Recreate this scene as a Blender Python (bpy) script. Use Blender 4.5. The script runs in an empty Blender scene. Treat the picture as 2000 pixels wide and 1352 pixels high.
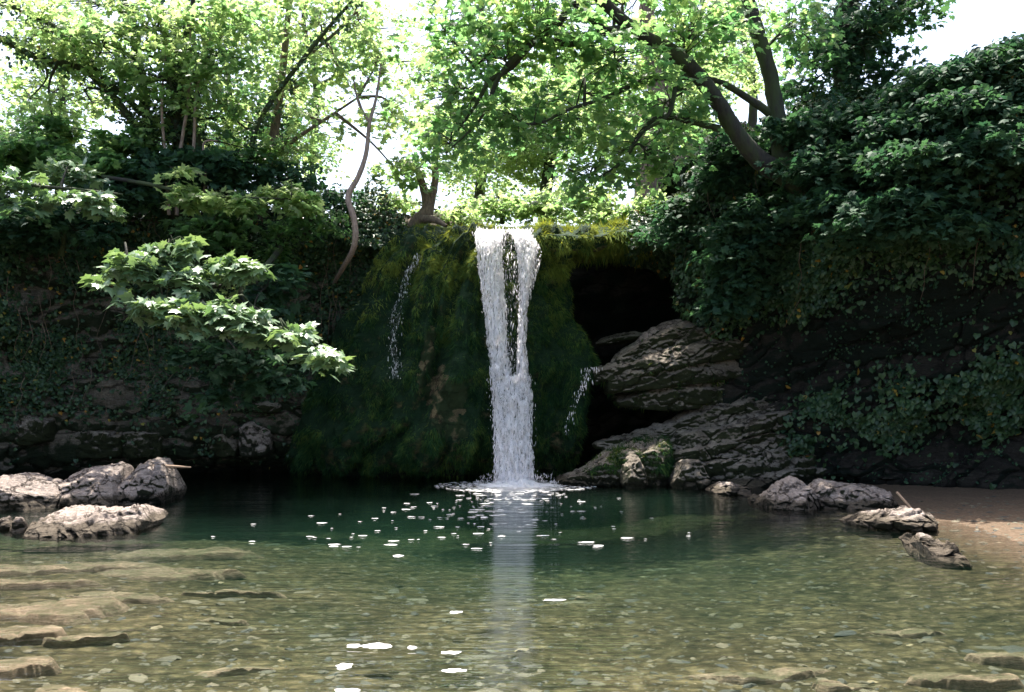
import bpy, math
import numpy as np
from mathutils import Vector
R = math.radians
sc = bpy.context.scene
COL = sc.collection

# ------------------------------------------------------------------ camera, sky, sun, exposure
H, F, HY = 1.6, 1944.0, 760.0          # eye height, focal length and horizon row in photo pixels
cam = bpy.data.cameras.new('camera'); camo = bpy.data.objects.new('camera', cam); COL.objects.link(camo)
camo.location = (0, 0, H); camo.rotation_euler = (R(90), 0, 0)
cam.lens = 36 * F / 2000; cam.sensor_width = 36; cam.shift_y = (HY - 676) / 2000
cam.clip_start = 0.05; cam.clip_end = 3000
sc.camera = camo
SUN_EL, SUN_AZ = 71.0, -18.0            # azimuth clockwise from +Y (straight ahead)
w = bpy.data.worlds.new('World'); sc.world = w; w.use_nodes = True
nt = w.node_tree; bg = nt.nodes['Background']
sky = nt.nodes.new('ShaderNodeTexSky'); sky.sky_type = 'NISHITA'; sky.sun_disc = False
sky.sun_elevation = R(SUN_EL); sky.sun_rotation = R(SUN_AZ)
sky.air_density = 1.0; sky.dust_density = 5.0; sky.ozone_density = 1.0
nt.links.new(sky.outputs[0], bg.inputs[0]); bg.inputs[1].default_value = 0.15
sl = bpy.data.lights.new('sun', 'SUN'); sl.energy = 5.0; sl.angle = R(0.5); sl.color = (1.0, 0.95, 0.86)
so = bpy.data.objects.new('sun', sl); COL.objects.link(so)
sd = Vector((math.sin(R(SUN_AZ)) * math.cos(R(SUN_EL)), math.cos(R(SUN_AZ)) * math.cos(R(SUN_EL)), math.sin(R(SUN_EL))))
so.rotation_euler = sd.to_track_quat('Z', 'Y').to_euler()
so.location = (0, 10, 30)
sc.view_settings.view_transform = 'Standard'; sc.view_settings.look = 'None'
sc.view_settings.exposure = 1.7; sc.view_settings.gamma = 1.0
sc.cycles.max_bounces = 8; sc.cycles.transparent_max_bounces = 12
sc.cycles.diffuse_bounces = 3; sc.cycles.glossy_bounces = 3
sc.cycles.use_denoising = True

# ------------------------------------------------------------------ helpers
def at(px, py, Y):
    return np.array([(px - 1000) / F * Y, Y, H - (py - HY) / F * Y])

_rs = np.random.RandomState(7)
_perm = np.tile(_rs.permutation(256), 3)
_grad = _rs.normal(size=(256, 3)); _grad /= np.linalg.norm(_grad, axis=1)[:, None]
def perlin(p):
    p = np.asarray(p, float); i = np.floor(p).astype(int); f = p - i; i &= 255
    u = f * f * f * (f * (f * 6 - 15) + 10); out = 0
    for dx in (0, 1):
        for dy in (0, 1):
            for dz in (0, 1):
                h = _perm[_perm[_perm[(i[..., 0] + dx) & 255] + ((i[..., 1] + dy) & 255)] + ((i[..., 2] + dz) & 255)]
                g = _grad[h]; d = f - np.array([dx, dy, dz])
                wgt = (u[..., 0] if dx else 1 - u[..., 0]) * (u[..., 1] if dy else 1 - u[..., 1]) * (u[..., 2] if dz else 1 - u[..., 2])
                out = out + wgt * (g * d).sum(-1)
    return out * 1.6
def fbm(p, octv=4, gain=0.5):
    a, s, o = 1.0, 1.0, 0
    for k in range(octv):
        o = o + a * perlin(np.asarray(p) * s + 17.3 * k); a *= gain; s *= 2.03
    return o
def cracks(p, seed=0, width=0.12):
    """valley value 1 in the crack, 0 away: cellular F2-F1 on a jittered lattice"""
    p = np.asarray(p, float); i = np.floor(p).astype(int)
    d1 = np.full(p.shape[:-1], 9.); d2 = d1.copy()
    for dx in (-1, 0, 1):
        for dy in (-1, 0, 1):
            for dz in (-1, 0, 1):
                c = i + np.array([dx, dy, dz])
                h = _perm[_perm[_perm[(c[..., 0] + seed) & 255] + (c[..., 1] & 255)] + (c[..., 2] & 255)]
                q = c + 0.5 + _grad[h] * 0.42
                d = np.sqrt(((p - q) ** 2).sum(-1))
                m = d < d1
                d2 = np.where(m, d1, np.minimum(d2, d)); d1 = np.where(m, d, d1)
    return np.clip(1 - (d2 - d1) / width, 0, 1)

def mesh(name, V, faces, mat=None, parent=None, smooth=True, attr=None):
    """faces: (n,3) or (n,4) int array"""
    V = np.ascontiguousarray(V, np.float32).reshape(-1, 3); faces = np.ascontiguousarray(faces, np.int32)
    me = bpy.data.meshes.new(name); n, k = faces.shape
    me.vertices.add(len(V)); me.vertices.foreach_set('co', V.ravel())
    me.loops.add(n * k); me.loops.foreach_set('vertex_index', faces.ravel())
    me.polygons.add(n); me.polygons.foreach_set('loop_start', np.arange(0, n * k, k, dtype=np.int32))
    me.polygons.foreach_set('use_smooth', np.full(n, smooth))
    if attr is not None:
        a = me.attributes.new('v', 'FLOAT', 'FACE'); a.data.foreach_set('value', np.ascontiguousarray(attr, np.float32))
    me.update(calc_edges=True)
    if mat: me.materials.append(mat)
    o = bpy.data.objects.new(name, me); COL.objects.link(o)
    if parent is not None:
        o.parent = parent
    return o
def tag(o, label=None, cat=None, group=None, kind=None):
    if label: o['label'] = label
    if cat: o['category'] = cat
    if group: o['group'] = group
    if kind: o['kind'] = kind
    return o
def empty(name, loc, label, cat, group=None):
    o = bpy.data.objects.new(name, None); COL.objects.link(o); o.location = tuple(loc)
    return tag(o, label, cat, group)
def under(root, o):
    o.parent = root; o.matrix_parent_inverse.translation = tuple(-Vector(root.location)); return o

def pxy(P):
    return P[..., 0] / P[..., 1] * F + 1000, HY - (P[..., 2] - H) / P[..., 1] * F
def cat_interp(P, t):
    """Catmull-Rom through rows of P at parameters t in [0, n-1]"""
    P = np.asarray(P, float); n = len(P)
    i = np.clip(np.floor(t).astype(int), 0, n - 2); f = (t - i)[:, None]
    g = lambda k: P[np.clip(k, 0, n - 1)]
    p0, p1, p2, p3 = g(i - 1), g(i), g(i + 1), g(i + 2)
    return 0.5 * (2 * p1 + (p2 - p0) * f + (2 * p0 - 5 * p1 + 4 * p2 - p3) * f ** 2 + (3 * p1 - p0 - 3 * p2 + p3) * f ** 3)
def grid_faces(nu, nv, close=False):
    a = np.arange(nu * nv).reshape(nu, nv)
    b = np.roll(a, -1, 1) if close else a[:, 1:]
    a2 = a if close else a[:, :-1]
    return np.stack([a2[:-1], a2[1:], b[1:], b[:-1]], -1).reshape(-1, 4)
def grid_normals(G):
    du = np.gradient(G, axis=0); dv = np.gradient(G, axis=1)
    n = np.cross(du, dv); return n / (np.linalg.norm(n, axis=-1, keepdims=True) + 1e-9)

def tube(pts, rad, sides=8, step=0.12, rough=0.0):
    """V, F of a tapering tube along pts (k,3) with radii"""
    pts = np.asarray(pts, float); k = len(pts)
    L = np.linalg.norm(np.diff(pts, axis=0), axis=1).sum(); n = max(3, int(L / step) + 2)
    t = np.linspace(0, k - 1, n); P = cat_interp(pts, t); r = np.interp(t, np.arange(k), rad)
    T = np.gradient(P, axis=0); T /= np.linalg.norm(T, axis=1)[:, None] + 1e-9
    up = np.array([0.31, 0.9, 0.2]); A = np.cross(T, up); A /= np.linalg.norm(A, axis=1)[:, None] + 1e-9; B = np.cross(T, A)
    th = np.linspace(0, 2 * np.pi, sides, endpoint=False)
    ring = A[:, None] * np.cos(th)[None, :, None] + B[:, None] * np.sin(th)[None, :, None]
    G = P[:, None] + ring * r[:, None, None]
    if rough: G = P[:, None] + ring * (r[:, None] * (1 + rough * fbm(G * 9, 3)))[..., None]
    Fc = grid_faces(n, sides, True)
    V = np.concatenate([G.reshape(-1, 3), P[-1:] + T[-1:] * r[-1]])
    i = (n - 1) * sides + np.arange(sides); tip = np.full(sides, len(V) - 1)
    cap = np.stack([i, tip, tip, np.roll(i, -1)], -1)
    cap = np.stack([i, np.roll(i, -1), tip, tip], -1)
    return V, Fc, cap
class Bag:
    """collects tubes into one mesh"""
    def __init__(s): s.V, s.F, s.n = [], [], 0
    def add(s, V, Fc):
        s.V.append(V); s.F.append(Fc + s.n); s.n += len(V)
    def tube(s, pts, rad, sides=8, step=0.12, rough=0.0):
        V, Fc, cap = tube(pts, rad, sides, step, rough)
        s.add(V[:-1], Fc)
    def build(s, name, mat, parent=None, smooth=True):
        return mesh(name, np.concatenate(s.V), np.concatenate(s.F), mat, parent, smooth)

# ------------------------------------------------------------------ leaves
def leaf_template(kind):
    if kind == 'maple':
        o = [(0, -.02), (.30, -.22), (.42, .02), (.62, .12), (.40, .28), (.50, .62), (.22, .52), (0, 1.0), (-.22, .52), (-.50, .62), (-.40, .28), (-.62, .12), (-.42, .02), (-.30, -.22)]
        c = (0, .22)
    elif kind == 'simple':
        o = [(0, 0), (.38, .1), (.42, .45), (0, 1.0), (-.42, .45), (-.38, .1)]; c = (0, .35)
    elif kind == 'ivy':
        o = [(0, .05), (.4, -.05), (.45, .35), (0, .9), (-.45, .35), (-.4, -.05)]; c = (0, .25)
    elif kind == 'tri':
        V = np.array([(0, 0, 0), (.42, .5, -.06), (0, 1, -.1), (-.42, .5, -.06)], float)
        return V, np.array([(0, 1, 2), (0, 2, 3)])
    elif kind == 'narrow':
        V = np.array([(0, 0, 0), (.16, .35, .02), (0, 1, -.15), (-.16, .35, .02)], float)
        return V, np.array([(0, 1, 2), (0, 2, 3)])
    elif kind == 'blade':
        V = np.array([(-.07, 0, 0), (.07, 0, 0), (0, 1, -.12)], float)
        return V, np.array([(0, 1, 2)])
    V = np.array([(c[0], c[1], 0.03)] + [(x, y, -.16 * abs(x) - .16 * max(0, y) ** 2) for x, y in o])
    n = len(o); i = np.arange(n)
    return V, np.stack([np.zeros(n, int), 1 + i, 1 + (i + 1) % n], -1)
TPL = {k: leaf_template(k) for k in ('maple', 'simple', 'ivy', 'tri', 'narrow', 'blade')}
def leaves(name, P, D, N, S, kind, mat, parent=None, rnd=None, seed=0):
    """P positions, D tip directions, N face normals, S sizes"""
    rs = np.random.RandomState(seed)
    V, T = TPL[kind]; n = len(P)
    D = D / (np.linalg.norm(D, axis=1)[:, None] + 1e-9)
    X = np.cross(D, N); X /= np.linalg.norm(X, axis=1)[:, None] + 1e-9; Z = np.cross(X, D)
    M = np.stack([X, D, Z], 1)
    W = np.einsum('kc,ncd->nkd', V, M) * np.asarray(S)[:, None, None] + P[:, None]
    Fc = (T[None] + (np.arange(n) * len(V))[:, None, None]).reshape(-1, 3)
    if rnd is None: rnd = rs.rand(n)
    return mesh(name, W.reshape(-1, 3), Fc, mat, parent, False, np.repeat(rnd, len(T)))

# ------------------------------------------------------------------ materials
def newmat(name):
    m = bpy.data.materials.new(name); m.use_nodes = True; m.node_tree.nodes.clear()
    return m, m.node_tree.nodes, m.node_tree.links
def ramp(N, stops, interp='LINEAR'):
    r = N.new('ShaderNodeValToRGB'); r.color_ramp.interpolation = interp
    el = r.color_ramp.elements
    el[0].position, el[0].color = stops[0][0], (*stops[0][1], 1)
    el[1].position, el[1].color = stops[1][0], (*stops[1][1], 1)
    for p, c in stops[2:]:
        e = el.new(p); e.color = (*c, 1)
    return r
def mathn(N, L, op, a, b=None, clamp=False):
    m = N.new('ShaderNodeMath'); m.operation = op; m.use_clamp = clamp
    for k, v in ((0, a), (1, b)):
        if v is None: continue
        if isinstance(v, (int, float)): m.inputs[k].default_value = v
        else: L.new(v, m.inputs[k])
    return m.outputs[0]
def noise(N, L, scale, detail=6, rough=.6, vec=None, dist=0.0):
    n = N.new('ShaderNodeTexNoise'); n.inputs['Scale'].default_value = scale; n.inputs['Detail'].default_value = detail
    n.inputs['Roughness'].default_value = rough; n.inputs['Distortion'].default_value = dist
    if vec is not None: L.new(vec, n.inputs['Vector'])
    return n
def mapping(N, L, scale=(1, 1, 1), rot=(0, 0, 0), coord='Object'):
    tc = N.new('ShaderNodeTexCoord'); mp = N.new('ShaderNodeMapping')
    mp.inputs['Scale'].default_value = scale; mp.inputs['Rotation'].default_value = rot
    L.new(tc.outputs[coord], mp.inputs[0]); return mp.outputs[0]
def mixc(N, L, fac, a, b, mode='MIX'):
    m = N.new('ShaderNodeMix'); m.data_type = 'RGBA'; m.blend_type = mode
    if isinstance(fac, (int, float)): m.inputs[0].default_value = fac
    else: L.new(fac, m.inputs[0])
    for k, v in ((6, a), (7, b)):
        if isinstance(v, tuple): m.inputs[k].default_value = (*v, 1)
        else: L.new(v, m.inputs[k])
    return m.outputs[2]

def leaf_mat(name, cols, tcols, gloss=0.35, trans=0.45, rough=0.42):
    m, N, L = newmat(name)
    a = N.new('ShaderNodeAttribute'); a.attribute_name = 'v'
    r1 = ramp(N, cols); r2 = ramp(N, tcols); L.new(a.outputs['Fac'], r1.inputs[0]); L.new(a.outputs['Fac'], r2.inputs[0])
    p = N.new('ShaderNodeBsdfPrincipled'); L.new(r1.outputs[0], p.inputs['Base Color'])
    p.inputs['Roughness'].default_value = rough; p.inputs['Specular IOR Level'].default_value = gloss
    t = N.new('ShaderNodeBsdfTranslucent'); L.new(r2.outputs[0], t.inputs[0])
    mx = N.new('ShaderNodeMixShader'); mx.inputs[0].default_value = trans
    L.new(p.outputs[0], mx.inputs[1]); L.new(t.outputs[0], mx.inputs[2])
    o = N.new('ShaderNodeOutputMaterial'); L.new(mx.outputs[0], o.inputs[0]); return m
M = {}
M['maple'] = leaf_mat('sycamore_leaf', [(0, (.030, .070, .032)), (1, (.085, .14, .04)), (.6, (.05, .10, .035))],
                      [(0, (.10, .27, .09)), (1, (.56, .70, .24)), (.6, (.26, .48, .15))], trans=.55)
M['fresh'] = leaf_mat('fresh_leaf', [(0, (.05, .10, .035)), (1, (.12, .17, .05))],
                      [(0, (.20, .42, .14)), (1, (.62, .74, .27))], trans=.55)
M['pale'] = leaf_mat('sheen_tinted_leaf', [(0, (.07, .14, .075)), (1, (.17, .25, .13))],
                     [(0, (.12, .28, .08)), (1, (.30, .44, .12))], gloss=.8, trans=.25, rough=.38)  # pale sheen of the sunlit leaves is put into the base colour
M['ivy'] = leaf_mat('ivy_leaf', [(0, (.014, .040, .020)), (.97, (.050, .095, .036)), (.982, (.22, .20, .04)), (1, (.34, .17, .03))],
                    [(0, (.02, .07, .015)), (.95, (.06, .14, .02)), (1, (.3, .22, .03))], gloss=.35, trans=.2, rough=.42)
M['dark'] = leaf_mat('shade_tinted_leaf', [(0, (.016, .048, .030)), (1, (.045, .095, .045))],
                     [(0, (.03, .10, .05)), (1, (.10, .22, .07))], gloss=.2, trans=.35, rough=.6)  # darker teal leaf colours with the tint of shade painted in
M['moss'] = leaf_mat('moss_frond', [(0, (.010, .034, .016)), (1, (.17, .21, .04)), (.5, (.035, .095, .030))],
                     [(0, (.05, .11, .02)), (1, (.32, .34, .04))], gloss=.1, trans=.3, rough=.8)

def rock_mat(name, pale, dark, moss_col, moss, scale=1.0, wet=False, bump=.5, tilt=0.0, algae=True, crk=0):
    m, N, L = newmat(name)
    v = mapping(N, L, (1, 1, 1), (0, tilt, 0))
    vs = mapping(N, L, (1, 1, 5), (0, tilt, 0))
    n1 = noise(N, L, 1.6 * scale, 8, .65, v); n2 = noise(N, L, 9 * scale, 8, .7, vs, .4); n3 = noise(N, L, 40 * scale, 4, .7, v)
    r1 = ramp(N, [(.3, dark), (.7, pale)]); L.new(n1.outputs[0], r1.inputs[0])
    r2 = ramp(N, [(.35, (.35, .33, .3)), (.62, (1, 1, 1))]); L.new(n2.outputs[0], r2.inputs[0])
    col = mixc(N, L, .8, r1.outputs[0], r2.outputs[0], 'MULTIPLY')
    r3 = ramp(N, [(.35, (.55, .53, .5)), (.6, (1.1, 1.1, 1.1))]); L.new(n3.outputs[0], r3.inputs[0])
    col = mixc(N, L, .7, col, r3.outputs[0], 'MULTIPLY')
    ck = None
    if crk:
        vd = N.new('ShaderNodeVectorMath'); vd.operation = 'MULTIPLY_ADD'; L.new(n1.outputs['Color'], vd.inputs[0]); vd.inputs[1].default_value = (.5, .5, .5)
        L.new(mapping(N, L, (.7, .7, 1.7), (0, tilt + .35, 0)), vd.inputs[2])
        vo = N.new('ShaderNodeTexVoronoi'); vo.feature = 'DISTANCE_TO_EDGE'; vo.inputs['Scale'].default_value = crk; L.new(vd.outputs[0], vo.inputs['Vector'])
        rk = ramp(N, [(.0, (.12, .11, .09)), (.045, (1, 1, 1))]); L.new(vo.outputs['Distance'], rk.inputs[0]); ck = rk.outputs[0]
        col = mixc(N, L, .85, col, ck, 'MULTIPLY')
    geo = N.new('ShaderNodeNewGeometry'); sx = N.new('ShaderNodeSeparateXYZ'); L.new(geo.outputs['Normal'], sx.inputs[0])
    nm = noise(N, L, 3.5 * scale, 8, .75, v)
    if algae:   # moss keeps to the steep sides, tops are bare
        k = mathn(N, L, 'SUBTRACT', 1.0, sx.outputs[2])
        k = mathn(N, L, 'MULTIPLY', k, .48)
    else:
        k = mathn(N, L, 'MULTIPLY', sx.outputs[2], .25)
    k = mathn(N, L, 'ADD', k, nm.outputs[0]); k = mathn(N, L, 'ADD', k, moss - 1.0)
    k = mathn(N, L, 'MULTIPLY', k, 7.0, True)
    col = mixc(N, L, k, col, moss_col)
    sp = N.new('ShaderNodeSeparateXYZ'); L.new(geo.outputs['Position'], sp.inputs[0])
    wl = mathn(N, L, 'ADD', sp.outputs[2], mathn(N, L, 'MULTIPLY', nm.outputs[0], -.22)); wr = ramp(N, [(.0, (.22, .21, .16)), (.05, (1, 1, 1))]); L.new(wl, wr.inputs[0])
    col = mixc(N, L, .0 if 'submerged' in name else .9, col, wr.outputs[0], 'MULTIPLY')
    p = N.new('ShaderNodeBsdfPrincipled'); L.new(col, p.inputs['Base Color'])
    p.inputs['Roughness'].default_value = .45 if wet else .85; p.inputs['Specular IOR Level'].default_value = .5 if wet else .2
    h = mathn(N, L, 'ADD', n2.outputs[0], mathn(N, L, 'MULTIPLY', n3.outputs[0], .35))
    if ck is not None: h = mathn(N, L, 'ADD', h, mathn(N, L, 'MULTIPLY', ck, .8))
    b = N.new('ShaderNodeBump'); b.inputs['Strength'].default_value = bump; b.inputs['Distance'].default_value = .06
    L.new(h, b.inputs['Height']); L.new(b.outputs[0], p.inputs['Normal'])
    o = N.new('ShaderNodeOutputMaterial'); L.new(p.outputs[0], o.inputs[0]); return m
M['rock'] = rock_mat('pale_limestone', (.58, .49, .44), (.36, .30, .265), (.030, .034, .018), .10, 1.6, bump=1.0, crk=2.6)
M['rock2'] = rock_mat('mossy_limestone', (.47, .41, .34), (.19, .16, .13), (.026, .032, .012), .24, 1.6, bump=1.0, crk=2.2)
M['cliff'] = rock_mat('cliff_limestone', (.27, .235, .185), (.06, .053, .042), (.018, .026, .012), .10, 1.0, bump=1.0, tilt=0, crk=1.2)
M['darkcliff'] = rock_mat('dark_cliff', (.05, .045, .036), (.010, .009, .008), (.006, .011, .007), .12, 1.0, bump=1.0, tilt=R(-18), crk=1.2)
M['tufa'] = rock_mat('mossy_tufa', (.20, .17, .09), (.05, .05, .025), (.009, .028, .011), .74, 1.0, bump=.9, algae=False)
M['slab'] = rock_mat('submerged_slab', (.34, .26, .185), (.19, .145, .10), (.09, .08, .045), .35, 1.3, bump=.5, algae=False)

def bark_mat(name, c1, c2, moss=0.0):
    m, N, L = newmat(name)
    v = mapping(N, L, (1, 1, .35)); n = noise(N, L, 28, 8, .7, v); n2 = noise(N, L, 3, 4, .6, v)
    r = ramp(N, [(.35, c1), (.65, c2)]); L.new(n.outputs[0], r.inputs[0])
    col = r.outputs[0]
    if moss:
        k = mathn(N, L, 'ADD', n2.outputs[0], moss - 1.0); k = mathn(N, L, 'MULTIPLY', k, 6.0, True)
        col = mixc(N, L, k, col, (.03, .045, .012))
    p = N.new('ShaderNodeBsdfPrincipled'); L.new(col, p.inputs['Base Color']); p.inputs['Roughness'].default_value = .85
    b = N.new('ShaderNodeBump'); b.inputs['Strength'].default_value = .7; b.inputs['Distance'].default_value = .02
    L.new(n.outputs[0], b.inputs['Height']); L.new(b.outputs[0], p.inputs['Normal'])
    o = N.new('ShaderNodeOutputMaterial'); L.new(p.outputs[0], o.inputs[0]); return m
M['bark'] = bark_mat('dark_mossy_bark', (.009, .008, .006), (.030, .026, .020), .6)
M['palebark'] = bark_mat('pale_pinkish_bark', (.16, .11, .09), (.34, .25, .21))
M['brownbark'] = bark_mat('brown_bark', (.07, .048, .035), (.20, .14, .10), .4)

# ground: forest floor, sand, gravelly pool bed in one sheet
def ground_mat():
    m, N, L = newmat('ground_gravel_and_earth')
    v = mapping(N, L, (1, 1, 1))
    vor = N.new('ShaderNodeTexVoronoi'); vor.inputs['Scale'].default_value = 9; vor.inputs['Randomness'].default_value = 1
    nd = noise(N, L, 2.5, 3, .6, v); 
    vm = N.new('ShaderNodeVectorMath'); vm.operation = 'ADD'; L.new(v, vm.inputs[0])
    sc_ = N.new('ShaderNodeVectorMath'); sc_.operation = 'SCALE'; L.new(nd.outputs['Color'], sc_.inputs[0]); sc_.inputs['Scale'].default_value = .25
    L.new(sc_.outputs[0], vm.inputs[1]); L.new(vm.outputs[0], vor.inputs['Vector'])
    vor2 = N.new('ShaderNodeTexVoronoi'); vor2.inputs['Scale'].default_value = 26; L.new(vm.outputs[0], vor2.inputs['Vector'])
    rc = ramp(N, [(0, (.085, .07, .04)), (.35, (.112, .094, .055)), (.8, (.128, .107, .063)), (1, (.155, .13, .08))])
    s1 = N.new('ShaderNodeSeparateColor'); L.new(vor.outputs['Color'], s1.inputs[0]); L.new(s1.outputs[0], rc.inputs[0])
    s2 = N.new('ShaderNodeSeparateColor'); L.new(vor2.outputs['Color'], s2.inputs[0])
    r2 = ramp(N, [(0, (.7, .7, .68)), (1, (1.15, 1.12, 1.08))]); L.new(s2.outputs[1], r2.inputs[0])
    col = mixc(N, L, .8, rc.outputs[0], r2.outputs[0], 'MULTIPLY')
    nl = noise(N, L, 5.0, 6, .7, mapping(N, L, (.7, 1.6, 1)), .6); rl = ramp(N, [(.38, (.22, .23, .2)), (.54, (1, 1, 1))]); L.new(nl.outputs[0], rl.inputs[0])
    col = mixc(N, L, .8, col, rl.outputs[0], 'MULTIPLY')
    nb = noise(N, L, .9, 6, .65, v); r3 = ramp(N, [(.35, (.55, .57, .5)), (.65, (1.1, 1.05, 1))]); L.new(nb.outputs[0], r3.inputs[0])
    col = mixc(N, L, 1.0, col, r3.outputs[0], 'MULTIPLY')
    edge = ramp(N, [(0, (.35, .35, .32)), (.3, (1, 1, 1))])
    sub = mathn(N, L, 'SUBTRACT', .55, vor.outputs['Distance']); L.new(sub, edge.inputs[0])
    col = mixc(N, L, .7, col, edge.outputs[0], 'MULTIPLY')
    # sand on the right-hand beach
    geo = N.new('ShaderNodeNewGeometry'); sx = N.new('ShaderNodeSeparateXYZ'); L.new(geo.outputs['Position'], sx.inputs[0])
    ns = noise(N, L, 30, 6, .7, v); rs_ = ramp(N, [(.3, (.060, .042, .028)), (.7, (.145, .104, .072))]); L.new(ns.outputs[0], rs_.inputs[0])
    kx = mathn(N, L, 'MULTIPLY', mathn(N, L, 'SUBTRACT', mathn(N, L, 'ADD', sx.outputs[0], nb.outputs[0]), 4.9), 1.3, True)
    col = mixc(N, L, kx, col, rs_.outputs[0])
    # forest floor on high ground
    kz = mathn(N, L, 'MULTIPLY', mathn(N, L, 'SUBTRACT', sx.outputs[2], .8), 2.0, True)
    rf = ramp(N, [(.3, (.03, .035, .015)), (.7, (.08, .10, .03))]); L.new(nb.outputs[0], rf.inputs[0])
    col = mixc(N, L, kz, col, rf.outputs[0])
    p = N.new('ShaderNodeBsdfPrincipled'); L.new(col, p.inputs['Base Color']); p.inputs['Roughness'].default_value = .9
    p.inputs['Specular IOR Level'].default_value = .1
    b = N.new('ShaderNodeBump'); b.inputs['Strength'].default_value = .6; b.inputs['Distance'].default_value = .03
    L.new(mathn(N, L, 'ADD', sub, mathn(N, L, 'MULTIPLY', ns.outputs[0], .5)), b.inputs['Height']); L.new(b.outputs[0], p.inputs['Normal'])
    o = N.new('ShaderNodeOutputMaterial'); L.new(p.outputs[0], o.inputs[0]); return m
M['ground'] = ground_mat()

def water_mat():
    m, N, L = newmat('clear_pool_water')
    v1 = mapping(N, L, (.4, 2.4, 1)); n1 = noise(N, L, 1.6, 3, .5, v1, .6)
    v2 = mapping(N, L, (1.5, 8.0, 1)); n2 = noise(N, L, 2.0, 3, .55, v2, .4)
    # rings spreading from the foot of the fall
    tc = N.new('ShaderNodeTexCoord'); mp = N.new('ShaderNodeMapping'); mp.inputs['Location'].default_value = (-.1, -16.6, 0)
    L.new(tc.outputs['Object'], mp.inputs[0]); ln = N.new('ShaderNodeVectorMath'); ln.operation = 'LENGTH'; L.new(mp.outputs[0], ln.inputs[0])
    r = ln.outputs['Value']
    wv = mathn(N, L, 'SINE', mathn(N, L, 'ADD', mathn(N, L, 'MULTIPLY', r, 13.0), mathn(N, L, 'MULTIPLY', n1.outputs[0], 9.0)))
    fall = mathn(N, L, 'DIVIDE', .35, mathn(N, L, 'ADD', mathn(N, L, 'MULTIPLY', r, r), 2.0))
    h = mathn(N, L, 'ADD', mathn(N, L, 'MULTIPLY', wv, fall), mathn(N, L, 'ADD', mathn(N, L, 'MULTIPLY', n1.outputs[0], 1.0), mathn(N, L, 'MULTIPLY', n2.outputs[0], .45)))
    b = N.new('ShaderNodeBump'); b.inputs['Strength'].default_value = 1.0; b.inputs['Distance'].default_value = .015; L.new(h, b.inputs['Height'])
    g = N.new('ShaderNodeBsdfGlossy'); g.inputs['Roughness'].default_value = .03; g.inputs['Color'].default_value = (.95, .95, .95, 1)
    L.new(b.outputs[0], g.inputs['Normal'])
    t = N.new('ShaderNodeBsdfTransparent')
    fr = N.new('ShaderNodeFresnel'); fr.inputs['IOR'].default_value = 1.42; L.new(b.outputs[0], fr.inputs['Normal'])
    mx = N.new('ShaderNodeMixShader'); L.new(fr.outputs[0], mx.inputs[0]); L.new(t.outputs[0], mx.inputs[1]); L.new(g.outputs[0], mx.inputs[2])
    va = N.new('ShaderNodeVolumeAbsorption'); va.inputs['Color'].default_value = (.50, .68, .60, 1); va.inputs['Density'].default_value = 1.0; vs = N.new('ShaderNodeVolumeScatter'); vs.inputs['Color'].default_value = (.35, .85, .62, 1); vs.inputs['Density'].default_value = .028
    ad = N.new('ShaderNodeAddShader'); L.new(va.outputs[0], ad.inputs[0]); L.new(vs.outputs[0], ad.inputs[1])
    o = N.new('ShaderNodeOutputMaterial'); L.new(mx.outputs[0], o.inputs['Surface']); L.new(ad.outputs[0], o.inputs['Volume']); return m
M['water'] = water_mat()

def foam_mat(name, alpha_lo, alpha_hi, sc3, streak=True):
    m, N, L = newmat(name)
    v = mapping(N, L, sc3); n = noise(N, L, 6.0, 5, .65, v, .8); n2 = noise(N, L, 18.0, 4, .6, v)
    k = mathn(N, L, 'ADD', mathn(N, L, 'MULTIPLY', n.outputs[0], .7), mathn(N, L, 'MULTIPLY', n2.outputs[0], .3))
    r = ramp(N, [(alpha_lo, (0, 0, 0)), (alpha_hi, (1, 1, 1))]); L.new(k, r.inputs[0])
    p = N.new('ShaderNodeBsdfPrincipled'); p.inputs['Base Color'].default_value = (.93, .91, .93, 1); p.inputs['Roughness'].default_value = .35
    tl = N.new('ShaderNodeBsdfTranslucent'); tl.inputs[0].default_value = (.94, .92, .94, 1)
    ms = N.new('ShaderNodeMixShader'); ms.inputs[0].default_value = .5; L.new(p.outputs[0], ms.inputs[1]); L.new(tl.outputs[0], ms.inputs[2])
    t = N.new('ShaderNodeBsdfTransparent'); mx = N.new('ShaderNodeMixShader')
    L.new(r.outputs[0], mx.inputs[0]); L.new(t.outputs[0], mx.inputs[1]); L.new(ms.outputs[0], mx.inputs[2])
    b = N.new('ShaderNodeBump'); b.inputs['Strength'].default_value = .6; b.inputs['Distance'].default_value = .03; L.new(k, b.inputs['Height']); L.new(b.outputs[0], p.inputs['Normal'])
    o = N.new('ShaderNodeOutputMaterial'); L.new(mx.outputs[0], o.inputs[0]); return m
M['fall'] = foam_mat('white_water', .45, .50, (5.0, 5.0, .5))
M['veil'] = foam_mat('thin_water_veil', .54, .64, (7, 7, .9))
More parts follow.
